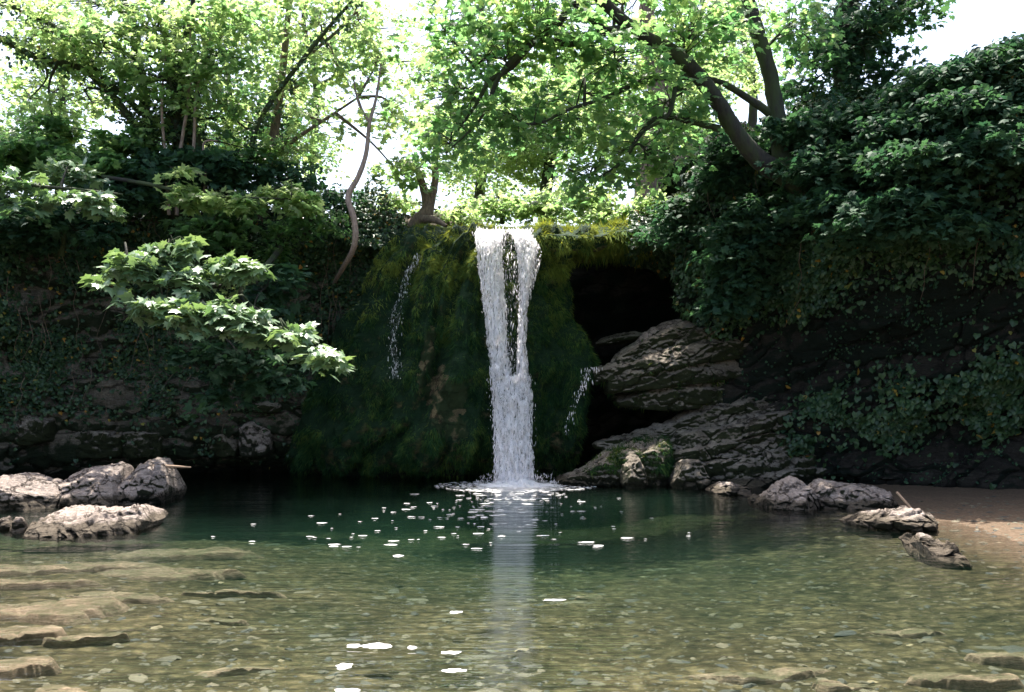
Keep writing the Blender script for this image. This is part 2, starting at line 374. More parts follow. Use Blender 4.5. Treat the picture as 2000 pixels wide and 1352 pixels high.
def plain(name, col, rough=.5, trans=0.0, spec=.5):
    m, N, L = newmat(name)
    p = N.new('ShaderNodeBsdfPrincipled'); p.inputs['Base Color'].default_value = (*col, 1); p.inputs['Roughness'].default_value = rough
    p.inputs['Specular IOR Level'].default_value = spec
    o = N.new('ShaderNodeOutputMaterial')
    n = noise(N, L, 60, 3); b = N.new('ShaderNodeBump'); b.inputs['Strength'].default_value = .3; b.inputs['Distance'].default_value = .01
    L.new(n.outputs[0], b.inputs['Height']); L.new(b.outputs[0], p.inputs['Normal'])
    if trans:
        t = N.new('ShaderNodeBsdfTranslucent'); t.inputs[0].default_value = (*col, 1); mx = N.new('ShaderNodeMixShader'); mx.inputs[0].default_value = trans
        L.new(p.outputs[0], mx.inputs[1]); L.new(t.outputs[0], mx.inputs[2]); L.new(mx.outputs[0], o.inputs[0])
    else: L.new(p.outputs[0], o.inputs[0])
    return m
M['foam'] = plain('white_foam', (.88, .87, .88), .6, .3)
M['drop'] = plain('flying_water', (.94, .92, .94), .3, .5)
M['stick'] = plain('weathered_wood', (.30, .20, .13), .8)

# ------------------------------------------------------------------ ground and water
def smooth(a, b, x):
    t = np.clip((x - a) / (b - a), 0, 1); return t * t * (3 - 2 * t)
WX = np.array([-40, -14, -9, -5, -3.2, -2, 1.2, 2.8, 4.3, 5.4, 6.5, 8.0, 9.6, 40.]); WY = np.array([3, 8, 17.9, 19.6, 20.0, 21, 22.6, 22.6, 22.2, 20.2, 18.0, 16.6, 14., 3])
def ground_z(x, y):
    p = np.stack([x, y, 0 * x], -1)
    d = np.interp(y, [0, 5, 8, 10.5, 13, 16, 30], [-.11, -.14, -.22, -.36, -.50, -.62, -.62])
    left = smooth(-.2, -4.2, x) * smooth(17, 9, y); d = d * (1 - .58 * left)
    d = d + .035 * fbm(p * .9, 3) + .010 * fbm(p * 5, 2)
    xs = np.interp(y, [6, 8, 9.2, 10.2, 11.5, 13.2, 16], [6.6, 6.0, 5.4, 5.35, 5.3, 5.2, 5.2])
    k = x - xs
    d = d + (np.maximum(d, .07 * k + .015 * fbm(p * 2, 3)) - d) * smooth(-4.6, -.4, k + .4 * fbm(p * .5, 2))
    d = np.where(k > 0, np.minimum(d, .35), d)
    lf = np.clip(-x - 6.2 - .08 * (y - 10), 0, 10) ; d = np.where(lf > 0, d + lf * .12, d)
    wy = np.interp(x, WX, WY)
    top = np.interp(x, [-40, -9, -3, -1, 1.5, 3, 4.5, 8, 40], [6, 4.9, 4.7, 4.25, 4.25, 4.5, 5.4, 6.4, 9])
    k = smooth(wy, wy + .5, y)
    side = np.clip((np.abs(x) - 11) / 6, 0, 1) * 4
    return d * (1 - k) + k * (top + .15 * fbm(p * .4, 3)) + side * (1 - k)
xs = np.concatenate([[-900, -500, -250, -120, -60, -35, -20, -14, -11], np.linspace(-9.5, 9.5, 330), [11, 14, 20, 35, 60, 120, 250, 500, 900]])
ys = np.concatenate([[-900, -400, -150, -60, -25, -10, -4, 0, 2], np.linspace(3.2, 21.5, 320), [23, 26, 30, 38, 50, 80, 150, 300, 600, 1200]])
X, Y = np.meshgrid(xs, ys, indexing='ij'); G = np.stack([X, Y, ground_z(X, Y)], -1)
tag(mesh('ground', G, grid_faces(len(xs), len(ys)), M['ground']), 'olive gravel pool bed, sandy shore and forest floor', None, None, 'structure')
def water_body():
    x0, x1, y0, y1, zb = -13, 13, -6, 20.3, -1.6
    V = np.array([(x0, y0, 0), (x1, y0, 0), (x1, y1, 0), (x0, y1, 0), (x0, y0, zb), (x1, y0, zb), (x1, y1, zb), (x0, y1, zb)], float)
    Fc = [(0, 1, 2, 3), (7, 6, 5, 4), (0, 4, 5, 1), (1, 5, 6, 2), (2, 6, 7, 3), (3, 7, 4, 0)]
    return tag(mesh('water', V, np.array(Fc), M['water'], None, False), 'clear green pool water below the waterfall', None, None, 'structure')
water_body()

# ------------------------------------------------------------------ rock faces from control grids of (px, z or py, Y)
def patch(ctrl, nu, nv):
    """ctrl (a,b,3) world points -> smooth (nu,nv,3) grid"""
    C = np.asarray(ctrl, float); a, b, _ = C.shape
    A = cat_interp(C.reshape(a, -1), np.linspace(0, a - 1, nu)).reshape(nu, b, 3)
    return cat_interp(A.transpose(1, 0, 2).reshape(b, -1), np.linspace(0, b - 1, nv)).reshape(nv, nu, 3).transpose(1, 0, 2)
def wall(cols, zs, offs, nu, nv, disp):
    """cols [(px, Y)], zs heights top to bottom, offs[z] list per row (added to Y, may be function of px)"""
    C = [[((px - 1000) / F * Y, Y + (o(px) if callable(o) else o), z + (0 if zi else tz)) for zi, (z, o) in enumerate(zip(zs, offs))] for px, Y, tz in cols]
    G = patch(C, nu, nv); n = grid_normals(G); n *= np.sign(-n[..., 1:2] + 1e-9) if n[..., 1].mean() > 0 else 1
    return disp(G, n), n
def strata(G, n, tilt, amp, freq, seed=0, big=.25, crack=.12, cs=(1.1, 1.1, 2.4)):
    P = G + seed; lay = P[..., 2] - tilt * P[..., 0] + .15 * fbm(P * .6, 2)
    s = perlin(np.stack([P[..., 0] * .12, P[..., 1] * .12, lay * freq], -1)); s = np.sign(s) * np.abs(s) ** .6
    s2 = perlin(np.stack([P[..., 0] * .5, P[..., 1] * .5, lay * freq * 3.1], -1)); s2 = np.sign(s2) * np.abs(s2) ** .7
    Q = np.stack([P[..., 0] * cs[0], P[..., 1] * cs[1], lay * cs[2]], -1) + .25 * fbm(P * 2, 3)[..., None]
    d = amp * s + amp * .4 * s2 + big * fbm(P * .45, 3) + .05 * fbm(P * 3, 4) - crack * cracks(Q, 3, .14)
    return G + n * d[..., None]
def add_wall(name, G, mat, parent=None):
    return mesh(name, G, grid_faces(G.shape[0], G.shape[1])[:, ::-1], mat, parent, True)

# left cliff
zsL = [4.9, 4.85, 4.3, 3.2, 2.1, 1.35, .8, .35, 0, -.9]
colsL = [(-700, 12.5, .3), (-250, 15.3, .2), (0, 17.0, 0), (200, 18.0, 0), (400, 18.6, 0), (560, 18.7, -.05), (700, 18.8, -.2), (800, 19.0, -.4), (900, 19.4, -.5)]
offL = [4.5, .35, 0, .1, .15, -.1, -.15, .15, .5, .8]
GL, NL = wall(colsL, zsL, offL, 420, 190, lambda G, n: strata(G, n, -.02, .16, 1.1, 3.0))
cliffL = tag(add_wall('cliff', GL, M['cliff']), 'shaded limestone cliff left of the waterfall', None, None, 'structure')
# back of the cave and rock under the stream lip
GB = patch([[at(px, 0, 20.6) * [1, 1, 0] + [0, (4 if z > 4.9 else .3 if z > 3.5 else .5), z] for z in (4.95, 4.85, 4.5, 3.6, 2.4, 1.2, 0, -1)] for px in (850, 950, 1100, 1250, 1400, 1500)], 90, 80)
nB = grid_normals(GB); GB = strata(GB, nB * np.sign(-nB[..., 1:2]), .3, .15, 1.2, 9.)
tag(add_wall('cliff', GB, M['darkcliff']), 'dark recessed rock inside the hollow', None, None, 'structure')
# right cliff
zsR = [6.0, 5.9, 5.0, 4.0, 3.2, 2.5, 1.9, 1.3, .8, .3, 0, -.7]
colsR = [(1335, 21.2, -.9), (1342, 19.0, -.9), (1352, 17.7, -.8), (1420, 17.0, -.5), (1520, 16.5, -.3), (1650, 15.7, .0), (1800, 14.9, .1), (1900, 14.4, .2), (2000, 13.9, .3), (2200, 12.8, .4), (2700, 10.5, .5)]
f = lambda base, amt: (lambda px: base + amt * smooth(1360, 1700, px))
offR = [4, f(.2, 0), f(-.1, -.1), f(-.2, -.3), f(0, -.2), f(.4, .1), f(.5, .5), f(.4, .7), f(.3, .8), f(.2, .7), f(.4, .5), f(.8, .5)]
GR, NR = wall(colsR, zsR, offR, 420, 210, lambda G, n: strata(G, n, .38, .24, .9, 5.0))
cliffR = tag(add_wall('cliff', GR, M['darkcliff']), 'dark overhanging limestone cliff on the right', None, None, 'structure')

# tufa apron behind the fall
rows = [(444, 800, 1165, 19.6, .0), (450, 785, 1168, 18.0, .1), (462, 768, 1160, 17.55, .35), (500, 742, 1120, 17.35, .6), (560, 712, 1112, 17.2, .9), (630, 675, 1128, 17.1, 1.1),
        (700, 636, 1168, 17.05, 1.2), (770, 602, 1158, 17.05, 1.25), (850, 566, 1150, 17.15, 1.25), (890, 550, 1135, 17.5, 1.1), (930, 560, 1110, 18.1, .7), (1000, 580, 1100, 18.8, .3)]
us = np.linspace(0, 1, 13)
C = []
for u in us:
    c = []
    for py, l, r, yc, bl in rows:
        px = l + (r - l) * u; e = abs(2 * u - 1) ** 3
        c.append(at(px, py, yc + bl * e))
    C.append(c)
GA = patch(C, 380, 330); nA = grid_normals(GA); nA *= np.sign(-nA[..., 1:2].mean())
vv = np.linspace(0, 1, 330)[None]; uu = np.linspace(0, 1, 380)[:, None]
fl = fbm(np.stack([uu * 11 + .35 * np.sin(vv * 3) + 0 * vv, vv * 1.2 + 0 * uu, 0 * uu * vv + 2.], -1), 3)
fade = smooth(0, .12, vv)
dA = fade * (.27 * fl + .13 * fbm(GA * 1.6, 3)) + .045 * fbm(GA * 5, 3)
groove = lambda pts, wd, dep: dep * np.exp(-((uu - np.interp(vv, pts[0], pts[1])) / wd) ** 2) * smooth(pts[0][0], pts[0][0] + .1, vv) * smooth(pts[0][-1] + .05, pts[0][-1] - .1, vv)
dA = dA - groove(([.08, .4, .62], [.12, .22, .25]), .03, .22) - groove(([.4, .7, .95], [.42, .40, .18]), .03, .30) - groove(([.35, .75], [.36, .44]), .025, .2)
dA = dA + .25 * np.exp(-((uu - .43) / .07) ** 2 - ((vv - .68) / .16) ** 2)
GA = GA + nA * dA[..., None]; nA = grid_normals(GA); nA *= np.sign(-nA[..., 1:2].mean())
apron = empty('mossy_rock', at(930, 940, 17.2), 'tall moss-draped rock apron directly behind the waterfall', 'mossy rock')
M['bare'] = rock_mat('bare_brown_tufa', (.30, .24, .13), (.10, .085, .045), (.03, .05, .02), .18, 1.6, bump=1.0, crk=2.0)
def bare_mask(P):
    px, py = pxy(P); q = ((px - 872 - .25 * (py - 790)) / 36) ** 2 + ((py - 790) / 72) ** 2 + 1.2 * fbm(P * 3, 3)
    q2 = ((px - 835 + .2 * (py - 690)) / 12) ** 2 + ((py - 700) / 60) ** 2 + 1.2 * fbm(P * 3 + 5, 3)
    return (q < .9) | (q2 < .9)
rf_ = under(apron, mesh('rock_face', GA, grid_faces(380, 330)[:, ::-1], M['tufa'])); rf_.data.materials.append(M['bare'])
rf_.data.polygons.foreach_set('material_index', bare_mask(GA[:-1, :-1]).astype(np.int32).ravel())
_later = []
def scatter(G, n, count, dens, seed):
    """random points on a grid surface, dens(u,v arrays, P) in 0..1"""
    rs = np.random.RandomState(seed); a, b, _ = G.shape
    area = np.linalg.norm(np.cross(G[1:, :-1] - G[:-1, :-1], G[:-1, 1:] - G[:-1, :-1]), axis=-1)
    C = (G[:-1, :-1] + G[1:, 1:]) / 2
    pr = area * dens(C); pr = pr.ravel() / pr.sum()
    idx = rs.choice(len(pr), count, p=pr); i, j = idx // (b - 1), idx % (b - 1)
    fu, fv = rs.rand(count, 1), rs.rand(count, 1)
    P = G[i, j] * (1 - fu) * (1 - fv) + G[i + 1, j] * fu * (1 - fv) + G[i, j + 1] * (1 - fu) * fv + G[i + 1, j + 1] * fu * fv
    return P, n[i, j], rs
def mossdens(P):
    px, py = pxy(P); d = (.12 + smooth(-.35, .25, fbm(P * 1.5, 3))) * np.where(bare_mask(P), .06, 1)
    d = d * (1 - .85 * np.exp(-((px - 870) / 42) ** 2 - ((py - 790) / 75) ** 2))
    d = d * (1 - .9 * np.exp(-((px - np.interp(py, [480, 600, 740], [800, 770, 775])) / 16) ** 2) * (py < 760))
    return d * (1 + 1.2 * smooth(620, 450, py))
def moss(G, n, count, dens, seed, size, name='moss', parent=None, mat='moss', up=.0):
    P, nn, rs = scatter(G, n, count, dens, seed)
    dn = np.array([0, 0, -1.]); D = dn * (1 - up) + nn * (.55 + .5 * rs.rand(count, 1)) + rs.normal(size=(count, 3)) * .28
    D[:, 0] += .5 * fbm(P * .8, 2)
    S = size * (.35 + rs.rand(count)) * np.clip(.9 + .9 * fbm(P * 3.2, 3), .3, 2.2); Nn = nn + rs.normal(size=(count, 3)) * .5
    rnd = np.clip(.36 + .38 * fbm(P * 2.2, 4) + .22 * rs.normal(size=count) + .50 * smooth(2.0, 4.2, P[:, 2]) - .05, 0, 1)  # moss colour rises with height: light on the upper part painted in
    o = leaves(name, P - nn * .01, D, Nn, S, 'blade', M[mat], None, rnd, seed)
    return under(parent, o) if parent else o
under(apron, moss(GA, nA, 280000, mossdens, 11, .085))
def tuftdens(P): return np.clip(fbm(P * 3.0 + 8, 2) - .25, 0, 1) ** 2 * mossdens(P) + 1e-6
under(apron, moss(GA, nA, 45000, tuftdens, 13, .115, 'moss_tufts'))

# mossy lip overhanging the hollow, right of the fall
def loop_rock(name, st, mat, label=None, cat='rock', n=150, m=72, amp=.05, cr=.05, cs=3.0, depth=.6, seed=0, group=None, kind=None, parent=None, tilt=0, lay=0, endr=.25, facet=9, low=.35):
    """rock from stations (px, py_ridge, py_front_edge, py_bottom, Y): ridge lies `depth` behind the front edge"""
    st = [s if len(s) > 5 else (*s, depth) for s in st]
    secs = []
    for px, pr, pf, pb, Yf, dp in st:
        a = at(px, pr, Yf + dp); x = (px - 1000) / F * Yf; f_ = at(px, pf, Yf); b_ = at(px, pb, Yf + .04)
        fm = (f_ + b_) / 2 + [0, -.03, 0]
        zlow = min(b_[2], -.05) if b_[2] < low else b_[2]
        bb = np.array([x, Yf + dp * .9, zlow - .02]); rr = np.array([x, Yf + dp * 1.35, (a[2] * .6 + zlow * .4)])
        a = a.copy(); a[0] = x + (a[0] - x) * .3
        tf = (a + f_) / 2 + [0, 0, .03]
        b2 = b_.copy(); b2[2] = zlow
        secs.append([a, tf, f_, fm, b2, bb, rr])
    S = np.array(secs); k = len(S)
    A = cat_interp(S.reshape(k, -1), np.linspace(0, k - 1, n)).reshape(n, 7, 3)
    t = np.linspace(0, 7, m, endpoint=False); A2 = np.concatenate([A, A[:, :1], A[:, 1:2]], 1); A2 = np.concatenate([A[:, -1:], A2], 1)
    i = np.floor(t).astype(int); fr = (t - i)[None, :, None]
    w = lambda q: A2[:, q]
    p0, p1, p2, p3 = w(i), w(i + 1), w(np.minimum(i + 2, 8)), w(np.minimum(i + 3, 9) if A2.shape[1] > 9 else np.minimum(i + 3, 8))
    sm = .5 * (2 * p1 + (p2 - p0) * fr + (2 * p0 - 5 * p1 + 4 * p2 - p3) * fr ** 2 + (3 * p1 - p0 - 3 * p2 + p3) * fr ** 3)
    G = .8 * (p1 * (1 - fr) + p2 * fr) + .2 * sm
    L = np.linalg.norm(G[-1].mean(0) - G[0].mean(0)); s = np.linspace(0, 1, n)
    er = endr / max(L, .01); e = np.sqrt(np.clip(1 - (1 - np.minimum(np.minimum(s, 1 - s) / er, 1)) ** 2, 0, 1))
    c = G.mean(1, keepdims=True); G = c + (G - c) * np.maximum(e, .02)[:, None, None]
    if facet:
        rf = np.random.RandomState(seed * 13 + 5); lo, hi = G.reshape(-1, 3).min(0), G.reshape(-1, 3).max(0); cc = (lo + hi) / 2; ex = (hi - lo) / 2 + 1e-6
        q = (G - cc) / ex
        for _ in range(facet):
            v = rf.normal(size=3); v[2] = abs(v[2]) * .9 + .1; v[1] = -abs(v[1]) if rf.rand() < .7 else v[1]; v /= np.linalg.norm(v)
            dd = q @ v; h = dd.max() * rf.uniform(.74, .93); q = q - v * np.maximum(dd - h, 0)[..., None]
        G = cc + q * ex; c = G.mean(1, keepdims=True)
    nn = G - c; nn[..., 0] *= .3; nn /= np.linalg.norm(nn, axis=-1, keepdims=True) + 1e-9
    P = G + seed * 3.7
    ly = P[..., 2] + lay * P[..., 0]
    Q = np.stack([P[..., 0] * cs, P[..., 1] * cs, ly * cs * 1.5], -1) + .3 * fbm(P * 3, 3)[..., None]
    d = amp * fbm(P * 2.2, 4) + amp * .35 * fbm(P * 9, 3) - cr * cracks(Q, seed, .16)
    d = d + amp * .3 * np.abs(perlin(P * 5.)) + amp * .2 * perlin(P * 22.)
    tz = ly * (6 if lay else 9) + .8 * fbm(P * 1.2, 3); saw = tz - np.floor(tz); saw = np.where(saw < .8, saw / .8, (1 - saw) / .2)
    d = d + (amp * (.8 if lay else .4)) * (saw - .5) * (.35 + 1.1 * np.clip(fbm(P * 1.6 + 5, 2) + .4, 0, 1))
    G = G + nn * (d * np.maximum(e, .1)[:, None])[..., None]
    V = np.concatenate([G.reshape(-1, 3), G[0].mean(0)[None], G[-1].mean(0)[None]])
    Fq = grid_faces(n, m, True)
    o = mesh(name, V, Fq, mat, parent, True)
    if label: tag(o, label, cat, group, kind)
    return o, G, nn
lip = empty('mossy_rock', at(1110, 480, 17.6), 'moss-topped overhanging lip right of the waterfall crest', 'mossy rock')
o, Gl, nl = loop_rock('rock_lip', [(1030, 445, 458, 500, 17.5), (1070, 447, 458, 492, 17.45), (1120, 446, 460, 490, 17.5), (1165, 443, 462, 488, 17.7), (1210, 432, 452, 476, 18.0), (1270, 425, 448, 476, 18.3), (1350, 415, 440, 480, 18.3)], M['tufa'], n=130, depth=2.0, amp=.06, cr=.03, facet=0)
under(lip, o)
def d1(P): px, py = pxy(P); return (np.clip(fbm(P * 2, 2) + .8, .1, 2)) * smooth(520, 470, py) * smooth(1330, 1180, px)
under(lip, moss(Gl, nl, 26000, d1, 12, .15, up=.35))

# ------------------------------------------------------------------ traced ledges and boulders
RK = 'pale rocks at the edges of the pool'
LR = [
 ('left_a', [(-160, 930, 955, 1000, 13.4), (-60, 928, 950, 1000, 13.3), (30, 926, 948, 1002, 13.2), (75, 934, 955, 1000, 13.2), (98, 945, 960, 995, 13.3)], 'rock', 'pale blocky boulder against the left edge, behind the slanted slab', 'boulder', dict(depth=.9, seed=1, cr=.05)),
 ('left_b', [(88, 935, 952, 990, 13.5), (105, 916, 945, 988, 13.5), (150, 909, 946, 986, 13.45), (200, 905, 947, 990, 13.4), (222, 910, 948, 992, 13.45)], 'rock', 'long pale boulder with dark mossy front, middle of the left bank row', 'boulder', dict(depth=1.0, seed=2)),
 ('left_c', [(205, 905, 950, 985, 13.7), (240, 898, 945, 985, 13.7), (285, 894, 935, 982, 13.8), (312, 900, 932, 980, 13.9), (325, 925, 950, 975, 14.0)], 'rock', 'pinkish square-ended boulder below the fallen stick', 'boulder', dict(depth=1.0, seed=3)),
 ('slab_l', [(15, 1025, 1038, 1052, 10.9), (60, 999, 1040, 1056, 10.8), (120, 984, 1040, 1056, 10.75), (170, 986, 1035, 1056, 10.7), (215, 988, 1022, 1052, 10.8), (250, 985, 1010, 1045, 11.0), (272, 1003, 1015, 1040, 11.1)], 'rock', 'slanted grooved pale slab lying half in the shallows on the left', 'slab', dict(depth=.9, seed=4, lay=1.2, amp=.06, cr=.05)),
 ('moss_m', [(1085, 936, 940, 952, 16.6), (1135, 915, 925, 955, 16.4), (1180, 888, 905, 958, 16.3), (1230, 868, 890, 960, 16.3), (1280, 850, 880, 962, 16.4), (1318, 848, 880, 962, 16.5)], 'rock2', 'green mossy boulder right of the splash, sloping into the pool', 'boulder', dict(depth=.9, seed=5, amp=.09, facet=0)),
 ('knob', [(1212, 905, 912, 962, 16.05), (1230, 892, 902, 962, 15.95), (1252, 896, 908, 962, 16.0), (1268, 925, 935, 960, 16.1)], 'rock2', 'small knobbly stone in front of the green mossy boulder', 'stone', dict(depth=.3, seed=6, n=50)),
 ('dark_m', [(1312, 915, 925, 965, 16.0), (1340, 900, 912, 968, 15.9), (1375, 898, 912, 968, 15.9), (1398, 915, 930, 966, 16.0)], 'rock2', 'dark weedy boulder with pale cap under the cracked ledge', 'boulder', dict(depth=.6, seed=7, n=60)),
 ('ledge_b', [(1160, 862, 866, 880, 17.6), (1230, 850, 856, 872, 17.4), (1290, 832, 842, 866, 17.3), (1345, 806, 822, 850, 17.2), (1400, 782, 805, 835, 17.1), (1460, 768, 795, 822, 17.0), (1530, 750, 775, 812, 17.0), (1600, 735, 760, 805, 17.2), (1680, 715, 740, 790, 17.6)], 'rock2', 'long thin tilted ledge between the dark gap and the cracked ledge', 'rock ledge', dict(depth=.8, seed=9, n=220, m=90, lay=-.30, amp=.07)),
 ('ledge_a2', [(1165, 664, 668, 676, 18.6), (1200, 655, 660, 670, 18.5), (1245, 646, 652, 664, 18.4), (1280, 645, 652, 668, 18.3)], 'rock2', 'thin pale slab deep in the dark hollow, above the layered ledge', 'slab', dict(depth=.5, seed=11, n=60)),
 ('ledge_a3', [(1195, 700, 706, 716, 17.9), (1235, 672, 682, 700, 17.8), (1280, 640, 655, 685, 17.7), (1320, 624, 640, 680, 17.7), (1350, 622, 640, 680, 17.7)], 'rock', 'smooth pale tongue of rock on top of the layered ledge', 'slab', dict(depth=.5, seed=12, n=80)),
 ('d1', [(1488, 972, 980, 1003, 13.5), (1520, 948, 962, 1006, 13.2), (1560, 932, 952, 1006, 13.1), (1592, 934, 955, 1005, 13.1), (1615, 955, 970, 1000, 13.2)], 'rock', 'humped mossy boulder at the left end of the right bank rocks', 'boulder', dict(depth=.8, seed=13)),
 ('d2', [(1592, 942, 956, 1008, 13.4), (1640, 935, 952, 1008, 13.2), (1700, 942, 958, 1004, 13.1), (1745, 955, 970, 1000, 13.1), (1772, 972, 982, 998, 13.1)], 'rock', 'long flat-topped boulder with black front beneath the leaning stick', 'boulder', dict(depth=.8, seed=14, lay=.2)),
 ('e', [(1672, 1012, 1017, 1034, 11.6), (1710, 1001, 1014, 1038, 11.4), (1770, 996, 1012, 1042, 11.2), (1820, 998, 1008, 1042, 11.2), (1842, 1005, 1014, 1040, 11.3)], 'rock', 'low flat split rock half way along the right shore', 'rock', dict(depth=.8, seed=15, cr=.07)),
 ('f', [(1798, 1048, 1055, 1085, 9.9), (1822, 1036, 1060, 1100, 9.6), (1860, 1048, 1082, 1110, 9.4), (1893, 1066, 1092, 1114, 9.3), (1908, 1085, 1098, 1112, 9.3)], 'rock', 'cracked cream rock standing in the water beside the brown sand', 'rock', dict(depth=.6, seed=16, cr=.09, cs=3.2)),
 ('flat1', [(1388, 952, 957, 966, 15.2), (1425, 940, 950, 966, 15.0), (1475, 946, 956, 968, 14.9)], 'rock', 'low grey flat stone at the foot of the cracked ledge', 'stone', dict(depth=.6, seed=17, n=50)),
 ('st1', [(1464, 972, 976, 984, 14.1), (1478, 965, 970, 984, 14.0), (1492, 970, 975, 984, 14.0)], 'rock', 'small white stone beside the humped mossy boulder', 'stone', dict(depth=.15, seed=18, n=40, endr=.1)),
 ('st2', [(-12, 1020, 1026, 1036, 11.3), (6, 1010, 1018, 1036, 11.3), (24, 1016, 1024, 1034, 11.3)], 'rock', 'small round stone at the far left waterline', 'stone', dict(depth=.15, seed=19, n=40, endr=.1)),
 ('st3', [(14, 1022, 1026, 1036, 11.1), (30, 1014, 1020, 1036, 11.1), (46, 1020, 1026, 1036, 11.1)], 'rock', 'second small stone touching the left end of the grooved slab', 'stone', dict(depth=.15, seed=20, n=40, endr=.1)),
 ('e2', [(1740, 1000, 1004, 1010, 11.9), (1765, 990, 996, 1010, 11.8), (1795, 998, 1003, 1010, 11.8)], 'rock', 'small pale stone perched behind the flat split rock', 'stone', dict(depth=.2, seed=21, n=40, endr=.1)),
]
RG = {}
for key, st, mt, lab, cat_, kw in LR:
    nm = {'boulder': 'boulder', 'slab': 'rock_slab', 'stone': 'stone', 'rock ledge': 'rock_ledge', 'rock': 'shore_rock'}[cat_]
    if key == 'moss_m':
        root = empty(nm, at(st[2][0], st[2][3], st[2][4]), lab, cat_)
        o, G_, n_ = loop_rock('rock', st, M[mt], **kw); under(root, o)
        under(root, moss(G_, n_, 16000, lambda P: np.clip(fbm(P * 2.5, 2) + .5, 0, 2) * (P[..., 2] > .25), 31, .09, up=.4))
    else:
        o, G_, n_ = loop_rock(nm, st, M[mt], lab, cat_, group=None, **kw)
    RG[key] = (G_, n_)

for k, (st, mt, lab) in enumerate([
    ([(322, 828, 836, 888, 18.42), (345, 820, 830, 892, 18.32), (380, 822, 832, 892, 18.32), (402, 832, 842, 888, 18.42)], 'rock2', 'square pale stone block low in the left cliff, left of its twin'),
    ([(405, 850, 858, 892, 18.32), (430, 836, 846, 894, 18.27), (462, 838, 850, 892, 18.32)], 'rock2', 'smaller brownish stone between two pale blocks low in the left cliff'),
    ([(464, 832, 838, 888, 18.32), (485, 818, 828, 894, 18.22), (512, 820, 830, 890, 18.22), (526, 836, 846, 880, 18.32)], 'rock', 'palest stone block low in the left cliff, nearest the moss apron'),
    ([(492, 788, 793, 806, 18.32), (515, 782, 788, 808, 18.27), (545, 784, 790, 804, 18.32)], 'rock2', 'flat pale stone wedged above the palest block in the left cliff'),
    ([(120, 838, 848, 890, 17.72), (170, 830, 840, 896, 17.62), (225, 834, 842, 892, 17.72), (238, 842, 850, 886, 17.82)], 'rock2', 'long shaded stone block low in the left cliff above the pale boulders'),
    ([(232, 838, 846, 892, 17.92), (262, 826, 836, 896, 17.82), (318, 832, 842, 892, 18.02)], 'rock2', 'shaded stone block right of the long one in the left cliff'),
    ([(-40, 800, 808, 862, 17.02), (20, 792, 802, 870, 16.92), (75, 798, 808, 866, 17.02), (100, 812, 822, 858, 17.22)], 'rock2', 'grey stone block at the left edge low in the cliff')]):
    loop_rock('stone_block', st, M[mt], lab, 'stone block', n=70, m=52, depth=.7, seed=80 + k, amp=.03, cr=.04, facet=3, endr=.05, low=-1, group='stone blocks in the left cliff')
def layered(label, rows, seed, mat='rock2', depth=.9, mossn=0):
    root = empty('rock_ledge', at(rows[-1][0][0], rows[-1][0][2], rows[-1][0][3]), label, 'rock ledge')
    for k, row in enumerate(rows):
        st = [(px, pf - 9 - 3 * (k == 0), pf, pb, Yf) for px, pf, pb, Yf in row]
        o, G_, n_ = loop_rock('rock_layer', st, M[mat], n=200, m=64, amp=.035, cr=.07, cs=1.8, depth=depth, seed=seed + k, lay=-.3, endr=.12, facet=4)
        under(root, o)
        if mossn: under(root, moss(G_, n_, mossn, lambda P: np.clip(fbm(P * 2.5, 2) - .1, 0, 2), seed + k, .07, up=.4))
layered('cracked ledge of stacked limestone blocks above the right shore', [
    [(1300, 864, 884, 16.95), (1345, 850, 876, 16.8), (1400, 842, 868, 16.7), (1450, 830, 858, 16.65), (1495, 814, 846, 16.7), (1560, 800, 835, 17.0)],
    [(1310, 888, 910, 16.75), (1380, 874, 902, 16.6), (1450, 862, 892, 16.55), (1530, 846, 880, 16.6), (1600, 832, 868, 17.0)],
    [(1300, 906, 930, 16.6), (1380, 904, 932, 16.45), (1450, 894, 926, 16.4), (1520, 882, 918, 16.5), (1600, 870, 910, 16.9)],
    [(1360, 936, 965, 16.35), (1430, 930, 962, 16.2), (1500, 922, 958, 16.25), (1580, 912, 952, 16.6), (1660, 905, 950, 17.1)]], 61)
layered('large tilted layered ledge coming out of the dark hollow', [
    [(1205, 704, 722, 17.5), (1250, 678, 706, 17.4), (1300, 654, 690, 17.3), (1350, 636, 676, 17.3), (1420, 622, 668, 17.5), (1500, 610, 660, 18.0)],
    [(1160, 728, 748, 17.5), (1210, 718, 742, 17.25), (1270, 700, 730, 17.1), (1330, 682, 718, 17.05), (1400, 664, 706, 17.2), (1480, 650, 696, 17.6), (1560, 640, 690, 18.1)],
    [(1185, 744, 768, 17.45), (1250, 732, 764, 17.25), (1320, 718, 756, 17.15), (1390, 704, 746, 17.2), (1470, 690, 734, 17.5), (1560, 680, 725, 18.1)],
    [(1205, 766, 792, 17.6), (1270, 762, 800, 17.4), (1340, 754, 800, 17.3), (1410, 742, 788, 17.4), (1490, 726, 768, 17.7), (1570, 715, 755, 18.2)]], 71, mossn=1500)
